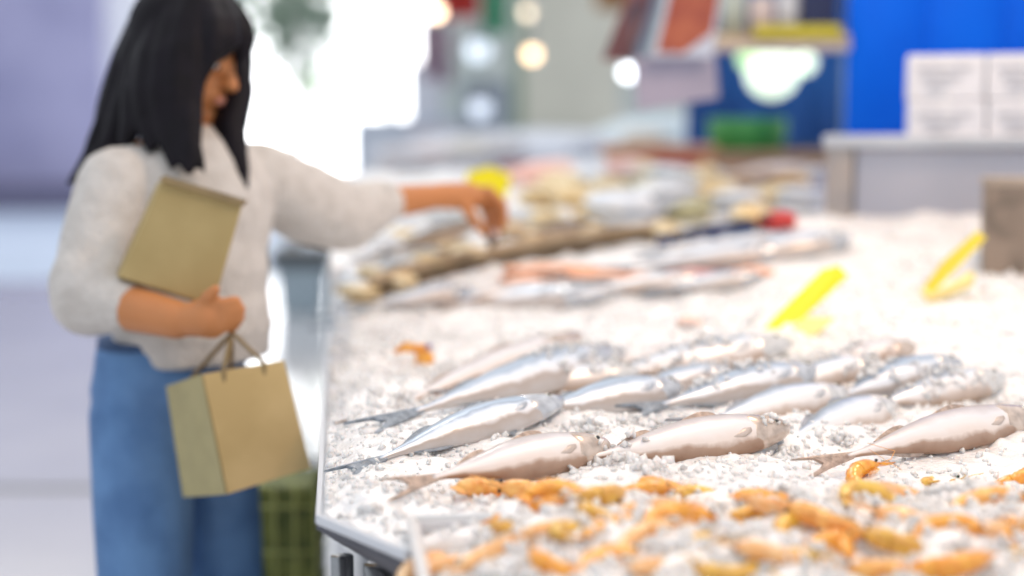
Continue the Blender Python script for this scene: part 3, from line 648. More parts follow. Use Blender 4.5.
# ------------------------------------------------------------------ steel box, cartons, brown box, blue curtain on the right
def cbox(x0, y0, x1, y1, d, th, name, m, parent=None, bevel=.004, zb=None, turn=0):
    a = P(x0, y0, d); b = P(x1, y0, d); z1 = a.z; z0 = P(x0, y1, d).z if zb is None else zb
    c = (a+b)/2; c.z = (z0+z1)/2; fw = Vector((sin(YAW), cos(YAW), 0)); c += fw*th/2
    rt = YR
    if turn:
        piv = P(turn[0], y0, turn[1]); tr = Matrix.Rotation(-R(15), 3, 'Z'); dv_ = (c-piv).xy.to_3d(); c = Vector((piv.x, piv.y, c.z)) + tr @ dv_; rt = tr @ YR
    return MB().box(c, ((b-a).length, th, z1-z0), rt).build(name, m, parent, smooth=False, bevel=bevel)
d = 3.42
t = thing('steel_box', 'large brushed steel box standing on the counter behind the ice heap', 'steel box', P(940, 250, d))
LAV = mat('dull_steel', (0.50, 0.50, 0.56), 0.5, 0.35, col2=(0.42, 0.43, 0.50), scale=2.2)
cbox(852, 147, 1150, 300, d, .42, 'panel', LAV, t, .006, .97, turn=(826, 3.40))
cbox(826, 139, 853, 300, d-.02, .46, 'side_post', mat('worn_post', (.50, .43, .38), .5, .4, col2=(.34, .32, .32), scale=8), t, .005, .97, turn=(826, 3.40))
cbox(824, 135, 1152, 148, d-.03, .48, 'top_rim', STEEL, t, .004, None, turn=(826, 3.40))
cw = mat('white_carton', (.80, .80, .84), .6, var=.06, scale=12); pr = mat('grey_print', (.60, .60, .64), .6, var=.25, scale=60)
k = 0
cl_lb = {(0,0):'upper left', (0,1):'upper middle', (0,2):'upper right', (1,0):'lower left', (1,1):'lower middle', (1,2):'lower right'}
for r_, (ya, yb) in enumerate(((56, 100), (101, 139))):
    for c_, (xa, xb) in enumerate(((898, 971), (973, 1046), (1048, 1120))):
        if c_ == 2: continue
        dd = 3.46+r_*.004
        t = thing('carton', f'white printed carton, {cl_lb[(r_,c_)].replace("middle","right")} of the stack on the steel box', 'carton', P((xa+xb)/2, yb, dd), 'white cartons stacked on the steel box')
        cbox(xa, ya, xb, yb, dd, .24, 'carton_body', cw, t, .004, None, turn=(826, 3.40))
        for q in range(3):
            yy = ya+12+q*9; 
            if yy+4 > yb-4: break
            cbox(xa+9+5*q, yy, xb-12-(q*11+c_*9) % 25, yy+3.5, dd-.001, .002, 'print_line', pr, t, 0, None, turn=(826, 3.40))
        cbox((xa+xb)/2-3, ya, (xa+xb)/2+3, yb, dd-.0012, .002, 'tape', mat('tape', (.86, .86, .88), .4), t, 0, None, turn=(826, 3.40))
d = 2.98; gb = G(1004, 240, HH)
t = thing('brown_carton', 'small brown taupe carton half sunk behind the ice at the right edge', 'carton', P(1010, 240, d))
cbox(986, 181, 1060, 275, d, .12, 'carton_body', mat('taupe_card', (.30, .23, .18), .6, col2=(.18, .14, .11), scale=18), t, .004, None, (986, d))
cbox(985, 178, 1061, 186, d-.003, .126, 'lid', mat('taupe_lid', (.42, .34, .27), .6, var=.2), t, .002, None, (986, d))
BLU = mat('blue_tarpaulin', (0.0, 0.15, 0.86), 0.6, col2=(0.0, 0.12, 0.76), scale=3, spec=.15)
d = 4.25
def curtain(x0, x1, y0, y1, d, n, amp, name, label, m):
    t = thing(name, label, 'curtain', P((x0+x1)/2, y1, d)); fw = Vector((sin(YAW), cos(YAW), 0))
    K = n*12; front = []; 
    for i in range(K+1):
        u = i/K; px = x0+(x1-x0)*u; front.append((px, amp*(abs(sin(pi*n*u))**.5)))
    rings = []
    for px, off in front:
        a = P(px, y0, d)-fw*off; b = P(px, y1, d)-fw*off; b.x, b.y = a.x, a.y
        rings.append([a, b, b+fw*.012, a+fw*.012])
    m_ = MB(); m_.loft(rings); m_.build('cloth', m, t)
    MB().tube([P(x0-5, y0, d), P(x1+5, y0, d)], .012, 8).build('rail', STEEL, t)
    return t
curtain(852, 1250, -150, 215, d, 5, .035, 'tarpaulin_curtain', 'bright blue tarpaulin curtain hanging behind the cartons', BLU)
# deeper blue sheet and pole
t = curtain(690, 860, -150, 176, 6.6, 4, .03, 'blue_sheet', 'deep blue sheet hanging under the wooden shelf', mat('deep_blue_sheet', (.01, .12, .42), .5, col2=(.005, .07, .28), scale=2))
t = thing('steel_pole', 'pale blue-grey pole standing left of the blue tarpaulin curtain', 'pole', onfloor(845, 5.2))
p0, p1 = onfloor(845, 5.2), P(845, -150, 5.2); p1.x, p1.y = p0.x, p0.y
MB().tube([p0, p1], .028, 16).build('post', mat('bluish_pole', (.22, .34, .55), .35, .5, var=.3, scale=5), t)
MB().lathe(p0, [(.09, 0), (.09, .012), (.04, .02), (.034, .06)]).build('foot_plate', STEELD, t)

# hanging shelf
d = 4.3
t = thing('hanging_shelf', 'tan wooden shelf with a yellow front strip hung above the stall', 'shelf', P(780, 45, d))
cbox(712, 34, 850, 46, d, .34, 'board', WOOD, t, .004)
cbox(714, 42, 850, 50, d-.02, .06, 'front_batten', mat('light_batten', (.62, .52, .44), .5, var=.2), t, .003)
cbox(755, 25, 842, 37, d-.03, .02, 'yellow_strip', mat('yellow_strip', (.62, .52, .02), .4, var=.12), t, .002)
for px in (716, 846):
    MB().tube([P(px, 40, d+.1), P(px, -160, d+.1)], .008, 8).build('hanger', STEEL, t)
items = [('navy_box', 'navy blue box at the right end of the hanging shelf', 802, 838, -14, (.01, .02, .09)), ('tin', 'white tin left of the navy box on the hanging shelf', 776, 800, -8, (.75, .76, .80)),
         ('tin', 'pale pink tin in the middle of the hanging shelf', 748, 774, -4, (.80, .66, .62)), ('tin', 'grey-green tin at the left end of the hanging shelf', 720, 746, -10, (.55, .60, .52))]
for nm, lb, xa, xb, ya, c_ in items:
    m_ = mat(nm+'_paint', c_, .4, var=.12, scale=12)
    t = thing(nm, lb, 'box' if nm == 'navy_box' else 'tin', P((xa+xb)/2, 33, d+.1))
    if nm == 'navy_box':
        cbox(xa, ya+4, xb, 33.6, d+.06, .14, 'carton_body', m_, t, .003); cbox(xa-.5, ya, xb+.5, ya+7, d+.057, .146, 'lid', m_, t, .002)
    else:
        c = P((xa+xb)/2, 33.6, d+.12); r = (xb-xa)/2*d/F; h = (33.6-ya)*d/F
        MB().lathe(c, [(r, 0), (r, h*.9), (r*.96, h*.92), (r*.96, h*.94)]).build('can', m_, t)
        MB().lathe(c+Vector((0,0,h*.94)), [(r*1.02, 0), (r*1.02, h*.05), (r*.9, h*.06)]).build('lid', STEEL, t)
# hanging picture boards
def sign(label, quad, d, m, sub, rope=None):
    q = [P(x, y, d+dz) for x, y, dz in quad]; t = thing('hanging_sign', label, 'sign', sum(q, Vector())/4, 'signs hanging over the stall')
    MB().slab(q, .008).build('board', m, t, smooth=False); sub(t, q)
    for k_ in (0, 1): MB().tube([q[k_], q[k_]+Vector((0, 0, .35))], .002, 6).build('cord', STEELD, t)
    return t
def inset(q, a, b, c_, e, off): # sub-quad on the front of a board
    L = lambda u, v: (q[0]*(1-u)+q[1]*u)*(1-v)+(q[3]*(1-u)+q[2]*u)*v
    nrm = (CAM-q[0]).normalized()*off
    return [L(a, c_)+nrm, L(b, c_)+nrm, L(b, e)+nrm, L(a, e)+nrm]
d = 4.0
sign('dark slanting sign board with a reddish picture, left of the meat-coloured one', [(632,-12,0), (664,-12,.1), (644,60,.1), (603,60,0)], d, mat('dark_sign', (.10, .055, .06), .4, col2=(.30, .10, .08), scale=14),
     lambda t, q: (MB().slab(inset(q, .72, 1.0, 0, 1, .006), .003).build('side_band', mat('grey_band', (.22, .28, .36), .4, var=.2), t, smooth=False), MB().slab(inset(q, .1, .6, .2, .8, .006), .003).build('picture', mat('dark_picture', (.22, .09, .08), .4, col2=(.05, .04, .06), scale=10), t, smooth=False)))
sign('rust-red meat picture sign with a pale lower corner', [(670,-16,0), (722,-16,.08), (712,57,.08), (652,57,0)], d-.15, mat('pale_sign', (.62, .66, .76), .4, var=.1),
     lambda t, q: MB().slab([inset(q, .06, .98, .0, .55, .006)[0], inset(q, .06, .98, .0, .55, .006)[1], inset(q, .0, .94, .0, .66, .006)[2], inset(q, .0, .5, .0, .95, .006)[2], inset(q, .06, .98, .0, .93, .006)[3]], .003).build('picture', mat('meat_picture', (.48, .13, .06), .4, col2=(.34, .07, .04), scale=12), t, smooth=False))
sign('plain lilac-grey board hanging below the picture signs', [(633,58,0), (714,48,.1), (718,98,.1), (638,110,0)], d-.1, mat('lilac_board', (.40, .36, .45), .5, var=.1, scale=5),
     lambda t, q: MB().slab(inset(q, 0, 1, 0, .06, .005), .004).build('top_edge', mat('lilac_edge', (.50, .46, .54), .5), t, smooth=False))
# lamps
def lamp(px, py, d, r, col, e, label, topy=-60, shade=True):
    c = P(px, py, d); t = thing('pendant_lamp', label, 'lamp', c, 'pendant lamps over the stalls')
    MB().ell(c, (r, r, r), n=14, m=10).build('bulb', mat('bulb', col, .3, emit=e), t)
    top = c+Vector((0, 0, r)); 
    MB().lathe(top-Vector((0,0,r*.3)), [(r*.9, 0), (r*.6, r*.6), (r*.35, r*.9), (r*.3, r*1.3)], 14).build('socket', STEELD, t)
    MB().tube([top+Vector((0,0,r*.8)), P(px, topy, d)], .006, 6).build('cord', STEELD, t)
lamp(436, 12, 10, .045, (1.0, .75, .50), 7, 'warm pendant lamp above the bright daylight window')
lamp(532, 54, 9, .045, (1.0, .70, .42), 4.5, 'warm orange pendant lamp in front of the cream pillar')
lamp(528, 12, 9.5, .040, (1.0, .82, .60), 2.5, 'faint warm pendant lamp above the warm orange one')
lamp(628, 72, 9, .04, (.9, .95, 1.0), 6, 'small white pendant lamp beside the lilac-grey board')
lamp(478, 50, 11, .09, (.80, .90, 1.0), 1.1, 'bluish white pendant lamp left of the warm orange one')
lamp(480, 108, 10, .07, (.80, .88, 1.0), .8, 'pale globe lamp low over the far stall')
c = P(772, 72, 5.6)
t = thing('globe_lamp', 'big round glowing greenish-white lamp under the hanging shelf', 'lamp', c)
GW = mat('glowing_globe', (.86, 1.0, .80), .3, emit=1.0)
MB().ell(c, (.105, .105, .105), n=20, m=14).build('globe', GW, t); MB().ell(c+RGT*.13+Vector((0,0,.035)), (.045,)*3).build('side_bulb', GW, t)
MB().ell(c-RGT*.09+Vector((0,0,.05)), (.05, .05, .045)).build('shade', mat('green_glass', (.55, .85, .45), .3, emit=.9), t)
MB().tube([c+Vector((0,0,.1)), P(772, -160, 5.6)], .01, 8).build('cord', STEELD, t)

# ------------------------------------------------------------------ crates and the far stall
def crate(x0, y0, x1, y1, d, th, m, name, label, lip=True, zb=None, group=None, cat='crate'):
    t = thing(name, label, cat, P((x0+x1)/2, y1, d), group)
    cbox(x0, y0, x1, y1, d, th, 'tub', m, t, .01, zb)
    if lip: cbox(x0-2, y0-1, x1+2, y0+4, d-.01, th+.02, 'rim', m, t, .005)
    return t
crate(606, 146, 716, 176, 5.35, .3, mat('tan_tub', (.72, .42, .24), .5, var=.15, scale=5), 'plastic_tray', 'tan orange tray behind the pale shells', zb=1.06, cat='tray')
crate(636, 158, 700, 182, 5.2, .1, mat('red_tub', (.50, .03, .03), .5, var=.2, scale=5), 'plastic_tray', 'dark red tray in front of the tan orange tray', zb=1.06, cat='tray')
crate(500, 163, 606, 182, 5.3, .14, mat('maroon_tub', (.36, .08, .08), .5, var=.2, scale=5), 'plastic_tray', 'low maroon tray behind the yellow price card', zb=1.06, cat='tray')
crate(716, 152, 828, 172, 5.3, .26, mat('wood_tub', (.56, .34, .20), .5, var=.2, scale=5), 'plastic_tray', 'brown wooden tray beside the steel box', zb=1.06, cat='tray')
t = thing('green_basin', 'round green basin in front of the deep blue sheet', 'basin', P(747, 160, 5.5))
c = P(747, 160, 5.5); MB().lathe(c, [(.09, -.02), (.13, .02), (.15, .09), (.152, .155), (.145, .16), (.13, .10), (.08, 0)]).build('bowl', mat('green_basin', (.02, .20, .03), .4, col2=(.05, .30, .06), scale=8), t)
MB().lathe(c, [(.10, -.14), (.10, -.02)]).build('stand', STEELD, t)
t = thing('plastic_tray', 'narrow dark tray right of the green basin', 'tray', P(800, 150, 5.7)); cbox(782, 146, 828, 156, 5.7, .12, 'tub', mat('dark_tub', (.04, .07, .09), .5), t, .004, 1.06)
# counter extension which carries these trays
t = thing('rear_table', 'low pale table behind the shellfish slope carrying the coloured trays', 'table', onfloor(660, 5.5))
cc = P(700, 200, 5.55); MB().box((cc.x+.15, cc.y, 1.045), (2.3, .75, .03), YR).build('tabletop', WHITEP, t, smooth=False, bevel=.004)
for sx in (-1, 1):
    for sy in (-1, 1):
        q = YR @ Vector((sx*1.1, sy*.33, 0)); MB().tube([(cc.x+.15+q.x, cc.y+q.y, 0), (cc.x+.15+q.x, cc.y+q.y, 1.03)], .02, 10).build('leg', STEEL, t)
# far stall with white ice mound
d = 7.6
t = thing('far_stall', 'far pale market stall with a long white front behind the shellfish', 'stall', onfloor(560, d))
cbox(372, 160, 850, 400, d, 1.2, 'front', mat('stall_front', (.60, .62, .70), .5, col2=(.74, .70, .68), scale=2.5), t, .02, 0.0)
cbox(368, 157, 854, 164, d-.04, 1.28, 'top_board', mat('stall_top', (.66, .68, .74), .5, var=.1), t, .01)
fm = mat('far_ice', (.84, .84, .87), .5, col2=(.72, .74, .80), scale=5)
mb = MB()
c0 = P(545, 160, d+.5); mb.ell(c0, (.98, .42, .17), YR, 28, 10, .05); o = mb.build('ice_mound', fm, None); tag(o, 'white mound of ice heaped on the far stall', 'ice', kind='stuff')
mb = MB(); c0 = P(700, 155, d+.42); mb.ell(c0, (.70, .36, .24), YR, 28, 10, .05); o = mb.build('ice_mound', mat('far_ice_blue', (.76, .84, .86), .5, var=.08, scale=4), None); tag(o, 'bluish mound of ice on the far stall behind the tan orange tray', 'ice', kind='stuff')
far = [(470,150,.13,(.80,.74,.66),'cream'),(500,146,.11,(.84,.80,.78),'ivory'),(590,148,.12,(.70,.72,.78),'lilac'),(640,140,.11,(.82,.70,.56),'beige'),(430,156,.10,(.72,.56,.50),'rosy'),(400,158,.12,(.66,.58,.56),'brownish')]
for px, py, r, c_, ad in far:
    c = P(px, py, d+.08); t = thing('sack', f'{ad} sack of shellfish lying on the far stall', 'sack', c-Vector((0,0,r*.5)), 'sacks on the far stall')
    MB().ell(c, (r, r*.8, r*.5), YR, 14, 8, .06).build('bag', mat('sack_'+ad, c_, .6, var=.12, scale=9), t); MB().tube([c+RGT*r*.8, c+RGT*r*1.1+Vector((0,0,.03))], [.03, .045], 8).build('tied_end', mat('sackend_'+ad, c_, .6), t)

# cream pillar, hanging garments, distant people-sized racks
def pillar(x0, x1, d, col, label, y0=-190):
    t = thing('pillar', label, 'pillar', onfloor((x0+x1)/2, d)); cbox(x0, y0, x1, 200, d, (x1-x0)*d/F, 'shaft', mat('pillar_paint', col, .7, var=.12, scale=2), t, .03, 0.0)
    cbox(x0-8, 190, x1+8, 200, d-.06, (x1-x0)*d/F+.12, 'plinth', mat('pillar_base', tuple(q*.8 for q in col), .7), t, .02, 0.0)
pillar(520, 622, 12.5, (.72, .70, .60), 'wide cream pillar behind the far stall')
pillar(512, 524, 12.0, (.30, .38, .28), 'thin green-grey pillar beside the cream one')
def garment(px0, px1, y0, y1, d, col, label, nm='hanging_cloth'):
    t = thing(nm, label, 'cloth', P((px0+px1)/2, y0, d), 'cloths hanging over the far stall'); fw = Vector((sin(YAW), cos(YAW), 0))
    rings = []
    for i in range(17):
        u = i/16; px = px0+(px1-px0)*u; off = .03*sin(u*pi*5); a = P(px, y0, d)-fw*off; b = P(px+2*sin(i), y1, d)-fw*off*1.6
        rings.append([a, b, b+fw*.02, a+fw*.02])
    m_ = MB(); m_.loft(rings); m_.build('cloth', mat(nm+'_dye', col, .8, var=.25, scale=8), t)
    m_ = MB(); m_.tube([P(px0-4, y0, d), P(px1+4, y0, d)], .015, 8)
    for q in (px0-4, px1+4): m_.tube([P(q, y0, d), P(q, -190, d)], .005, 6)
    m_.build('rail', STEELD, t)
garment(440, 482, -60, 18, 10.5, (.62, .05, .04), 'red cloth hanging above the far stall')
garment(484, 506, -60, 34, 10.3, (.02, .42, .20), 'green cloth hanging right of the red one')
garment(420, 436, 22, 78, 11.5, (.42, .22, .34), 'plum cloth hanging beside the bright window')
garment(440, 452, 26, 84, 11.8, (.50, .30, .42), 'mauve cloth hanging right of the plum one')
garment(596, 640, -60, 10, 10.6, (.50, .26, .10), 'rust-brown cloth hanging in front of the cream pillar')
# small grey van-like stall blocks under the window
t = thing('grey_cabinet', 'blue-grey cabinet below the bright window', 'cabinet', onfloor(380, 13)); cbox(352, 118, 462, 230, 13, .7, 'carcass', mat('bluegrey_cab', (.52, .58, .68), .5, var=.12, scale=3), t, .02, 0)
cbox(360, 128, 406, 220, 12.98, .03, 'door', mat('bluegrey_door', (.60, .64, .72), .5), t, .005); cbox(410, 128, 458, 220, 12.98, .03, 'door', mat('pinkgrey_door', (.68, .62, .66), .5), t, .005)
t = thing('pale_cabinet', 'tall pale lilac cabinet at the right side of the bright window', 'cabinet', onfloor(425, 14)); cbox(408, 62, 442, 230, 14, .4, 'carcass', mat('palelilac_cab', (.66, .68, .76), .5, var=.1, scale=3), t, .02, 0)
cbox(411, 70, 439, 220, 13.98, .03, 'door', mat('palelilac_door', (.72, .72, .78), .5), t, .005)
t = thing('dark_cabinet', 'dark grey cabinet in front of the green-grey pillar', 'cabinet', onfloor(480, 11.4)); cbox(463, 82, 508, 230, 11.4, .5, 'carcass', mat('dark_cab', (.20, .24, .30), .5, var=.2, scale=3), t, .02, 0)
cbox(466, 90, 505, 220, 11.38, .03, 'door', mat('dark_door', (.26, .30, .36), .5), t, .005)

# trees seen against the window
def tree(px, py, d, r, label, col, n=260):
    base = onfloor(px, d); t = thing('tree', label, 'tree', base, 'trees seen against the bright window')
    c = P(px, py, d); MB().tube([base, (base+c)/2+RGT*.08, c], [.09, .06, .03], 8).build('trunk', mat('bark', (.22, .18, .14), .8), t)
    m_ = MB()
    for _ in range(n):
        q = Vector((rnd.gauss(0, .45), rnd.gauss(0, .4), rnd.gauss(0, .45)))*r; p_ = c+q; s_ = rnd.uniform(.05, .11)
        R_ = Euler((rnd.random()*6, rnd.random()*6, rnd.random()*6)).to_matrix()
        m_.add([p_+R_ @ Vector(v)*s_ for v in ((-1, 0, 0), (0, -.45, .1), (1, 0, 0), (0, .45, .1))], [(0, 1, 2, 3)])
    o = m_.build('foliage', mat('leaf', col, .6), t, smooth=False); so_ = o.modifiers.new('s', 'SOLIDIFY'); so_.thickness = .01
tree(292, 14, 16, .8, 'grey-green tree at the upper left of the bright window', (.36, .44, .34), 900)
tree(318, 84, 19.6, .35, 'small bright green tree low in the bright window', (.25, .50, .12), 90)
tree(385, -10, 18, .5, 'sparse green tree at the top of the bright window', (.28, .42, .22), 80)

# bin
c = onfloor(303, 11.2); t = thing('waste_bin', 'grey bin with a black lid standing on the floor beyond the woman', 'bin', c)
h = P(305, 262, 11.2).z; r = .15
MB().box(c+Vector((0, 0, h/2)), (.34, .34, h), YR, 1.15).build('body', mat('bin_grey', (.34, .42, .47), .5, var=.1), t, smooth=False, bevel=.02)
MB().box(c+Vector((0, 0, h+.05)), (.50, .46, .14), YR, .9).build('lid', mat('bin_black', (.02, .025, .03), .4), t, smooth=False, bevel=.02)
for s_ in (-1, 1): MB().tube([c+RGT*s_*.13+Vector((0,0,.04))-RGT*.02, c+RGT*s_*.13+Vector((0,0,.04))+RGT*.02], .04, 14).build('wheel', mat('bin_wheel', (.03,.03,.03), .5), t)

#@@WOMAN@@
# ------------------------------------------------------------------ woman
SKIN = mat('skin', (.56, .22, .075), .5, sss=.12, var=.06, scale=12)
KNIT = mat('offwhite_knit', (.64, .60, .56), .9, col2=(.56, .52, .48), scale=30, bump=.6, bscale=90)
DENIM = mat('blue_denim', (.12, .25, .48), .8, col2=(.075, .17, .36), scale=9, bump=1.0, bscale=14)
HAIR = mat('black_hair', (.006, .004, .008), .65, var=.4, scale=30, spec=.2)
wm = thing('person', 'woman with long black hair in an off-white knit sweater and jeans reaching over the counter', 'person', onfloor(178, 2.62))
D0 = 2.62
Bp = lambda px, py, dd=0: P(px, py, D0+dd)
px2m = D0/F
# body: one continuous surface
mb = MB()
hc = Bp(188, 54); fx = (RGT*.86 - FWD*.38 - Vector((0,0,1))*.30).normalized(); fy = Vector((0,0,1)).cross(fx).normalized(); fz = fx.cross(fy)
HR = Matrix((fx, fy, fz)).transposed()
hl = lambda x, y, z: hc + HR @ Vector((x, y, z))
mb.ell(hl(-.012, 0, .015), (.096, .076, .098), HR, 24, 16); mb.ell(hl(.030, 0, -.045), (.058, .056, .068), HR, 20, 12)
mb.ell(hl(.066, 0, -.098), (.022, .022, .016), HR); mb.ell(hl(.082, 0, .01), (.018, .050, .03), HR)
mb.chain([hl(.088, 0, .005), hl(.104, 0, -.022), hl(.108, 0, -.032)], [.009, .011, .013]); 
for s_ in (-1, 1):
    mb.ell(hl(.098, s_*.010, -.034), (.009, .008, .007), HR); mb.ell(hl(.058, s_*.045, -.030), (.024, .020, .022), HR)
    mb.ell(hl(-.008, s_*.076, -.010), (.018, .008, .030), HR)
mb.ell(hl(.088, 0, -.060), (.010, .024, .006), HR); mb.ell(hl(.086, 0, -.070), (.010, .020, .007), HR)
neck = Bp(172, 150); mb.capsule(hl(-.02, 0, -.07), neck, .050, .056)
shN, shF = Bp(116, 186, -.13), Bp(258, 178, .13)
chest = Bp(198, 215); waist = Bp(194, 328); hip = Bp(172, 385)
TR = Matrix((fx.xy.to_3d().normalized(), Vector((0,0,1)).cross(fx.xy.to_3d().normalized()), Vector((0,0,1)))).transposed()
mb.ell(chest, (.10, .155, .17), TR); mb.ell((chest+waist)/2, (.10, .14, .15), TR); mb.ell(waist, (.10, .135, .12), TR); mb.ell(hip, (.105, .145, .12), TR)
mb.chain([shN, neck, shF], [.052, .05, .052])
elN, wrN = Bp(90, 298, -.20), Bp(178, 320, -.30)
elF, wrF = Bp(345, 208, .34), Bp(438, 196, .50)
mb.chain([shN, elN, wrN], [.052, .046, .032]); mb.chain([shF, elF, wrF], [.050, .044, .028])
hipN, hipF = Bp(142, 412, -.08), Bp(205, 412, .08)
knN, knF = Bp(146, 640, -.12), Bp(226, 640, .10)
anN = onfloor(148, D0-.05)+Vector((0,0,.09)); anF = onfloor(212, D0+.10)+Vector((0,0,.09))
toe = fx.xy.to_3d().normalized()
for h_, k_, a_ in ((hipN, knN, anN), (hipF, knF, anF)):
    mb.chain([h_, k_, a_], [.088, .056, .038]); mb.chain([a_-toe*.03-Vector((0,0,.055)), a_+toe*.08-Vector((0,0,.055)), a_+toe*.15-Vector((0,0,.065))], [.032, .030, .022])
# near hand, spread under the paper parcel
pmN = Bp(208, 318, -.32); mb.chain([wrN, pmN], [.026, .032]); mb.ell(pmN, (.040, .020, .034), HR)
for i, (ex, ey, dd) in enumerate(((236, 300, -.335), (241, 309, -.33), (240, 318, -.325), (234, 326, -.32))):
    a = Bp(214+i*.5, 308+i*6, -.32); c = Bp(ex, ey, dd); b = a.lerp(c, .5)-FWD*.012; mb.chain([a, b, c, c.lerp(Bp(ex-4, ey+6, dd+.03), .6)], [.0115, .0105, .009, .008], 10)
mb.chain([Bp(202, 310, -.32), Bp(208, 297, -.345), Bp(216, 289, -.35)], [.014, .012, .009], 10)
# far hand, picking a shell up from above
pk = Bp(470, 196, .545); mb.chain([wrF, pk], [.030, .032]); mb.ell(pk, (.044, .036, .020), Matrix.Rotation(.2, 3, 'Y'))
tips = [((488,190,.53), (504,204,.53), (505,224,.53)), ((487,193,.555), (501,208,.555), (500,230,.555)), ((483,197,.58), (494,212,.58), (494,232,.575)), ((478,200,.60), (487,214,.60), (488,230,.59))]
for i, (a, b, c) in enumerate(tips): mb.chain([pk, Bp(*a), Bp(*b), Bp(*c)], [.014, .0125, .0105, .0085], 10)
mb.chain([Bp(462, 200, .52), Bp(470, 214, .505), Bp(480, 228, .515), Bp(485, 234, .53)], [.016, .0135, .011, .009], 10)
body = mb.build('body', SKIN, wm, remesh=.0055, smoothit=3)
for s_ in (-1, 1):
    e = MB().ell(hl(.088, s_*.032, -.002), (.008, .013, .006), HR, 12, 8).build('eye', mat('eye_white', (.8, .78, .76), .2), wm); MB().ell(hl(.094, s_*.033, -.003), (.004, .006, .005), HR, 10, 6).build('iris', EYEB, e)
    MB().tube([hl(.092, s_*.016, .018), hl(.092, s_*.034, .024), hl(.084, s_*.050, .018)], [.003, .004, .002], 6).build('eyebrow', HAIR, wm)
MB().ell(hl(.093, 0, -.065), (.007, .021, .010), HR, 12, 8).build('lips', mat('lips', (.55, .22, .15), .4), wm)
# sweater
mb = MB()
mb.ell(chest, (.120, .175, .17), TR); mb.ell((chest+waist)/2, (.122, .162, .17), TR); mb.ell(waist-Vector((0,0,.0)), (.132, .172, .085), TR); mb.loft([[waist+Vector((0,0,z))+TR @ Vector((.126*cos(2*pi*i/24), .166*sin(2*pi*i/24), 0)) for i in range(24)] for z in (-.055, .05)])
mb.chain([shN, neck-Vector((0,0,.035)), shF], [.068, .060, .066])
mb.chain([shN, shN.lerp(elN, .5)+Vector((0,0,.0)), elN, elN.lerp(wrN, .40)], [.070, .073, .068, .047]); mb.chain([shF, shF.lerp(elF,.55)-Vector((0,0,.02)), elF-Vector((0,0,.018)), elF.lerp(wrF, .38)], [.074, .084, .076, .052])
mb.ell(elN+Vector((0,0,.02)), (.07, .07, .075)); 
sw = mb.build('sweater', KNIT, wm, remesh=.009, smoothit=5)
mb = MB(); a = elN.lerp(wrN, .38); b = elN.lerp(wrN, .50); mb.tube([a, b], [.046, .040], 20); mb.build('cuff', KNIT, sw)
mb = MB(); a = elF.lerp(wrF, .33); b = elF.lerp(wrF, .44); mb.tube([a, b], [.052, .047], 20); mb.build('cuff', KNIT, sw)
# jeans
mb = MB(); mb.ell(hip, (.132, .168, .10), TR); mb.loft([[hip+Vector((0,0,z))+TR @ Vector((a_*cos(2*pi*i/28), b_*sin(2*pi*i/28), 0)) for i in range(28)] for z, a_, b_ in ((-.05,.125,.16),(.0,.128,.165),(.04,.122,.160),(.085,.116,.154))])
for h_, k_, a_ in ((hipN, knN, anN), (hipF, knF, anF)): mb.chain([h_, h_.lerp(k_, .5), k_, a_+Vector((0,0,.03))], [.094, .088, .078, .074])
jn = mb.build('jeans', DENIM, wm, remesh=.010, smoothit=5)
wr = []
for z, k_ in ((.095, 1.0), (.075, 1.01)): wr.append([hip+Vector((0,0,z))+TR @ Vector((.116*cos(2*pi*i/28), .150*sin(2*pi*i/28), 0)) for i in range(28)])
mb = MB(); mb.loft(wr); mb.build('waistband', mat('dark_denim', (.05, .10, .22), .8, var=.2), jn)
for a_ in (anN, anF):
    mb = MB(); mb.chain([a_-toe*.035-Vector((0,0,.05)), a_+toe*.08-Vector((0,0,.052)), a_+toe*.16-Vector((0,0,.058))], [.040, .037, .030]); mb.build('shoe', mat('white_shoe', (.85, .84, .82), .5), wm)
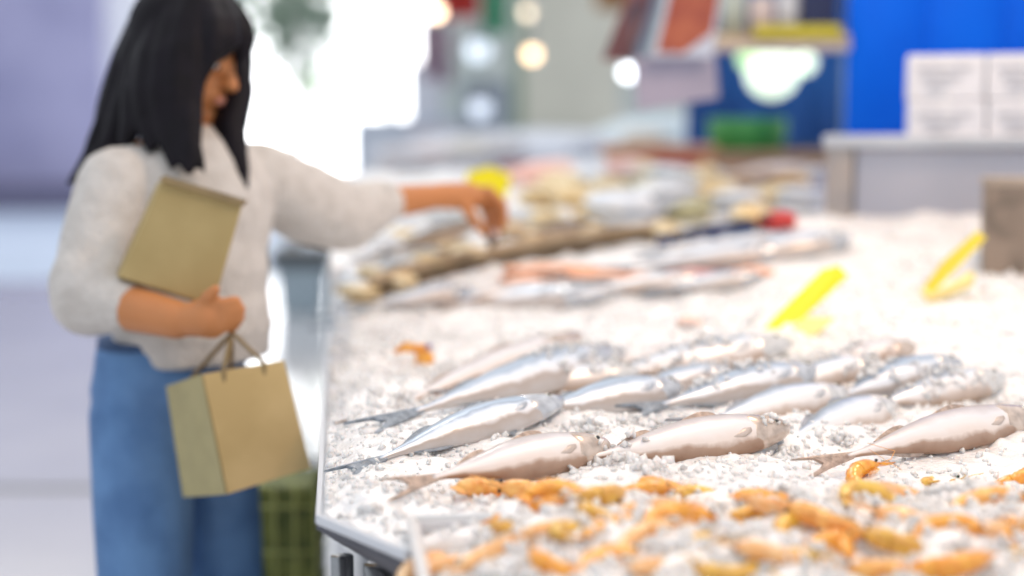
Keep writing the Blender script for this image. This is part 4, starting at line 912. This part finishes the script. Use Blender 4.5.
# hair
mb = MB(); mb.ell(hl(-.022, 0, .030), (.104, .092, .104), HR, 24, 14); mb.ell(hl(-.050, 0, -.03), (.080, .088, .10), HR, 20, 12)
locks = [
 ([(150,0,.02),(126,60,.02),(112,110,.02),(100,148,.02),(76,178,.0)], 15), ([(160,0,.0),(136,70,-.02),(122,120,-.03),(105,150,-.06),(80,170,-.06)], 14), ([(165,10,-.03),(145,70,-.06),(135,120,-.08),(118,152,-.12)], 17),
 ([(175,-4,-.04),(155,60,-.08),(150,120,-.10),(150,152,-.14)], 18), ([(182,-6,-.05),(168,60,-.10),(166,120,-.12),(172,168,-.17)], 17), ([(192,-6,-.06),(180,55,-.11),(178,120,-.13),(186,172,-.18)], 15),
 ([(200,-6,-.06),(192,50,-.11),(188,105,-.12),(192,150,-.16),(190,174,-.18)], 13), ([(205,-4,-.05),(203,40,-.10),(196,90,-.11),(200,130,-.13)], 9), ([(190,0,.02),(165,60,.06),(160,120,.06),(150,150,.0)], 18),
 ([(215,-4,.0),(232,30,-.02),(240,58,-.02),(238,80,.0)], 9), ([(218,-4,-.03),(228,26,-.07),(224,48,-.09),(214,64,-.10)], 12), ([(222,-4,.0),(240,24,-.03),(243,50,-.04),(236,72,-.05)], 12), ([(205,-6,-.05),(214,24,-.09),(214,50,-.11),(205,80,-.12)], 11), ([(222,-2,.04),(243,34,.05),(240,100,.06),(226,140,.0),(234,168,-.03),(243,192,-.04)], 10),
 ([(215,0,.06),(236,50,.08),(232,110,.06),(232,150,.0),(246,186,-.02)], 10), ([(226,120,.0),(228,150,-.04),(236,178,-.05),(240,196,-.05)], 8), ([(212,0,-.05),(214,30,-.085),(206,60,-.1),(201,100,-.11)], 8),
 ([(122,70,.0),(106,125,.0),(92,156,.0),(66,186,.0)], 12), ([(236,60,.03),(240,90,.02),(230,130,-.02),(240,170,-.05),(246,196,-.05)], 15), ([(228,80,.03),(224,120,.0),(222,150,-.04),(232,185,-.06)], 11),
 ([(140,20,.0),(122,70,.0),(108,125,.0),(95,152,-.02)], 12), ([(186,120,-.12),(196,150,-.16),(206,176,-.17)], 6)]
for pts_, r_ in locks:
    q = [Bp(*p_) for p_ in pts_]; fine = []
    for i in range(len(q)-1):
        for u in (0, .5):
            p0, p1, p2, p3 = q[max(i-1, 0)], q[i], q[i+1], q[min(i+2, len(q)-1)]
            fine.append(.5*((2*p1)+(p2-p0)*u+(2*p0-5*p1+4*p2-p3)*u*u+(3*p1-p0-3*p2+p3)*u**3))
    fine.append(q[-1]); n_ = len(fine); rr = r_*px2m
    mb.chain(fine, [rr*(.75+.35*sin(pi*i/(n_-1)))*(1-.75*max(0, i/(n_-1)-.55)/.45) for i in range(n_)], 12)
hr_ = mb.build('hair', HAIR, wm, remesh=.006, smoothit=3)

# things she holds
KRAFT = mat('kraft_paper', (.47, .35, .15), .7, col2=(.41, .30, .12), scale=9); KRL = mat('light_kraft', (.62, .44, .20), .7, col2=(.52, .36, .15), scale=8); KRD = mat('dark_kraft', (.30, .21, .10), .7, var=.2)
def prism(mb, quad, dd, back):
    q = [Bp(x, y, dd) for x, y in quad]; b = [p_+back for p_ in q]; mb.add(q+b, [(0,1,2,3), (7,6,5,4), (0,4,5,1), (1,5,6,2), (2,6,7,3), (3,7,4,0)])
t = thing('paper_parcel', 'upright olive kraft paper parcel hugged against her chest', 'paper bag', Bp(170, 290, -.30), 'kraft paper bags')
mb = MB(); prism(mb, [(163,180),(243,204),(214,306),(119,277)], -.27, (FWD*.75-RGT*.35)*.055); mb.build('bag', KRAFT, t, smooth=False, bevel=.003)
mb = MB(); q = [Bp(x, y, -.268) for x, y in ((161,181),(166,176),(246,200),(242,206))]; mb.slab(q, .03); mb.build('folded_top', KRD, t, smooth=False)
t = thing('paper_bag', 'open kraft paper shopping bag hanging from her forearm against her jeans', 'paper bag', Bp(240, 490, -.26), 'kraft paper bags')
mb = MB(); A = [(203,374),(284,360),(311,468),(228,494)]; B_ = [(167,386),(203,374),(228,494),(184,497)]
f_ = [Bp(x, y, -.34+.05*(i in (1, 2))) for i, (x, y) in enumerate(A)]; g_ = [Bp(167,386,-.22), Bp(184,497,-.22)]
gd = g_[0]-f_[0]; bk = [f_[1]+gd*.8, f_[2]+gd*.8]
mb.add([f_[0], f_[1], f_[2], f_[3]]+[g_[0], g_[1]]+bk, [(0,3,2,1), (4,5,3,0), (1,2,7,6), (6,7,5,4), (3,5,7,2)])
b1 = mb.build('bag', KRL, t, smooth=False); sm = b1.modifiers.new('s', 'SOLIDIFY'); sm.thickness = .003
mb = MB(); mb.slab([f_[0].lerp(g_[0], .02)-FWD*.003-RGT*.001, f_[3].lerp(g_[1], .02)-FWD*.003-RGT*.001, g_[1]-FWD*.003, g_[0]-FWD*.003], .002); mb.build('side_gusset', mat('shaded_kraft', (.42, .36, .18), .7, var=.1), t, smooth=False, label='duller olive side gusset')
for a, b in ((f_[0].lerp(f_[1], .25), f_[0].lerp(f_[1], .75)), (g_[0].lerp(bk[0], .25), g_[0].lerp(bk[0], .75))):
    top = Bp(232, 332, -.30); MB().tube([a-Vector((0,0,.03)), a, a.lerp(top, .8), top, b.lerp(top, .8), b, b-Vector((0,0,.03))], .004, 8).build('handle', KRD, t)
# mesh shopping trolley between the woman and the counter
base = onfloor(278, 2.95); t = thing('shopping_trolley', 'olive green mesh shopping trolley bag standing between the woman and the counter', 'trolley', base)
GM = mat('olive_mesh', (.26, .27, .06), .6, col2=(.12, .14, .03), scale=30); zt_ = P(278, 482, 2.95).z
MB().box(base+Vector((0,0,.12+(zt_-.12)/2)), (.15, .16, zt_-.12), YR, 1.1).build('bag', GM, t, smooth=False, bevel=.012)
mb = MB(); fw = YR @ Vector((0,1,0)); rx = YR @ Vector((1,0,0))
for i in range(6):
    z = .16+i*(zt_-.2)/5; k_ = .077+.008*i/5; cpts = [base+rx*sx*k_+fw*sy*(k_+.005)+Vector((0,0,z)) for sx, sy in ((-1,-1),(1,-1),(1,1),(-1,1),(-1,-1))]; mb.tube(cpts, .004, 6)
for i in range(5):
    u = -1+i*.5; mb.tube([base+rx*u*.077-fw*.083+Vector((0,0,.13)), base+rx*u*.084-fw*.090+Vector((0,0,zt_))], .0035, 6)
mb.build('net', mat('yellow_net', (.55, .55, .18), .6), t)
for s_ in (-1, 1): MB().tube([base+rx*s_*.08+Vector((0,0,.06)), base+rx*s_*.105+Vector((0,0,.06))], .06, 18).build('wheel', mat('trolley_wheel', (.04,.04,.04), .5), t)
mb = MB(); mb.tube([base+rx*-.06+fw*.09+Vector((0,0,.06)), base+rx*-.06+fw*.095+Vector((0,0,zt_+.02)), base+rx*.06+fw*.095+Vector((0,0,zt_+.02)), base+rx*.06+fw*.09+Vector((0,0,.06))], .007, 8); mb.build('frame', STEELD, t)
# shell held by the reaching hand
c = Bp(492, 238, .55); t = thing('mussel', 'dark brown shell pinched in her reaching hand', 'shellfish', c)
mb = MB(); mb.loft([[c+Vector((w_*.011*cos(2*pi*k/12), w_*.008*sin(2*pi*k/12), z)) for k in range(12)] for z, w_ in ((-.022,.2),(-.015,.8),(0,1.2),(.012,1.0),(.02,.4))]); mb.build('shell', mat('brown_shell', (.12, .07, .04), .3, var=.4, scale=60), t)
MB().ell(c+Vector((.006,-.006,.01)), (.008,.005,.010)).build('flesh', PNK, t)
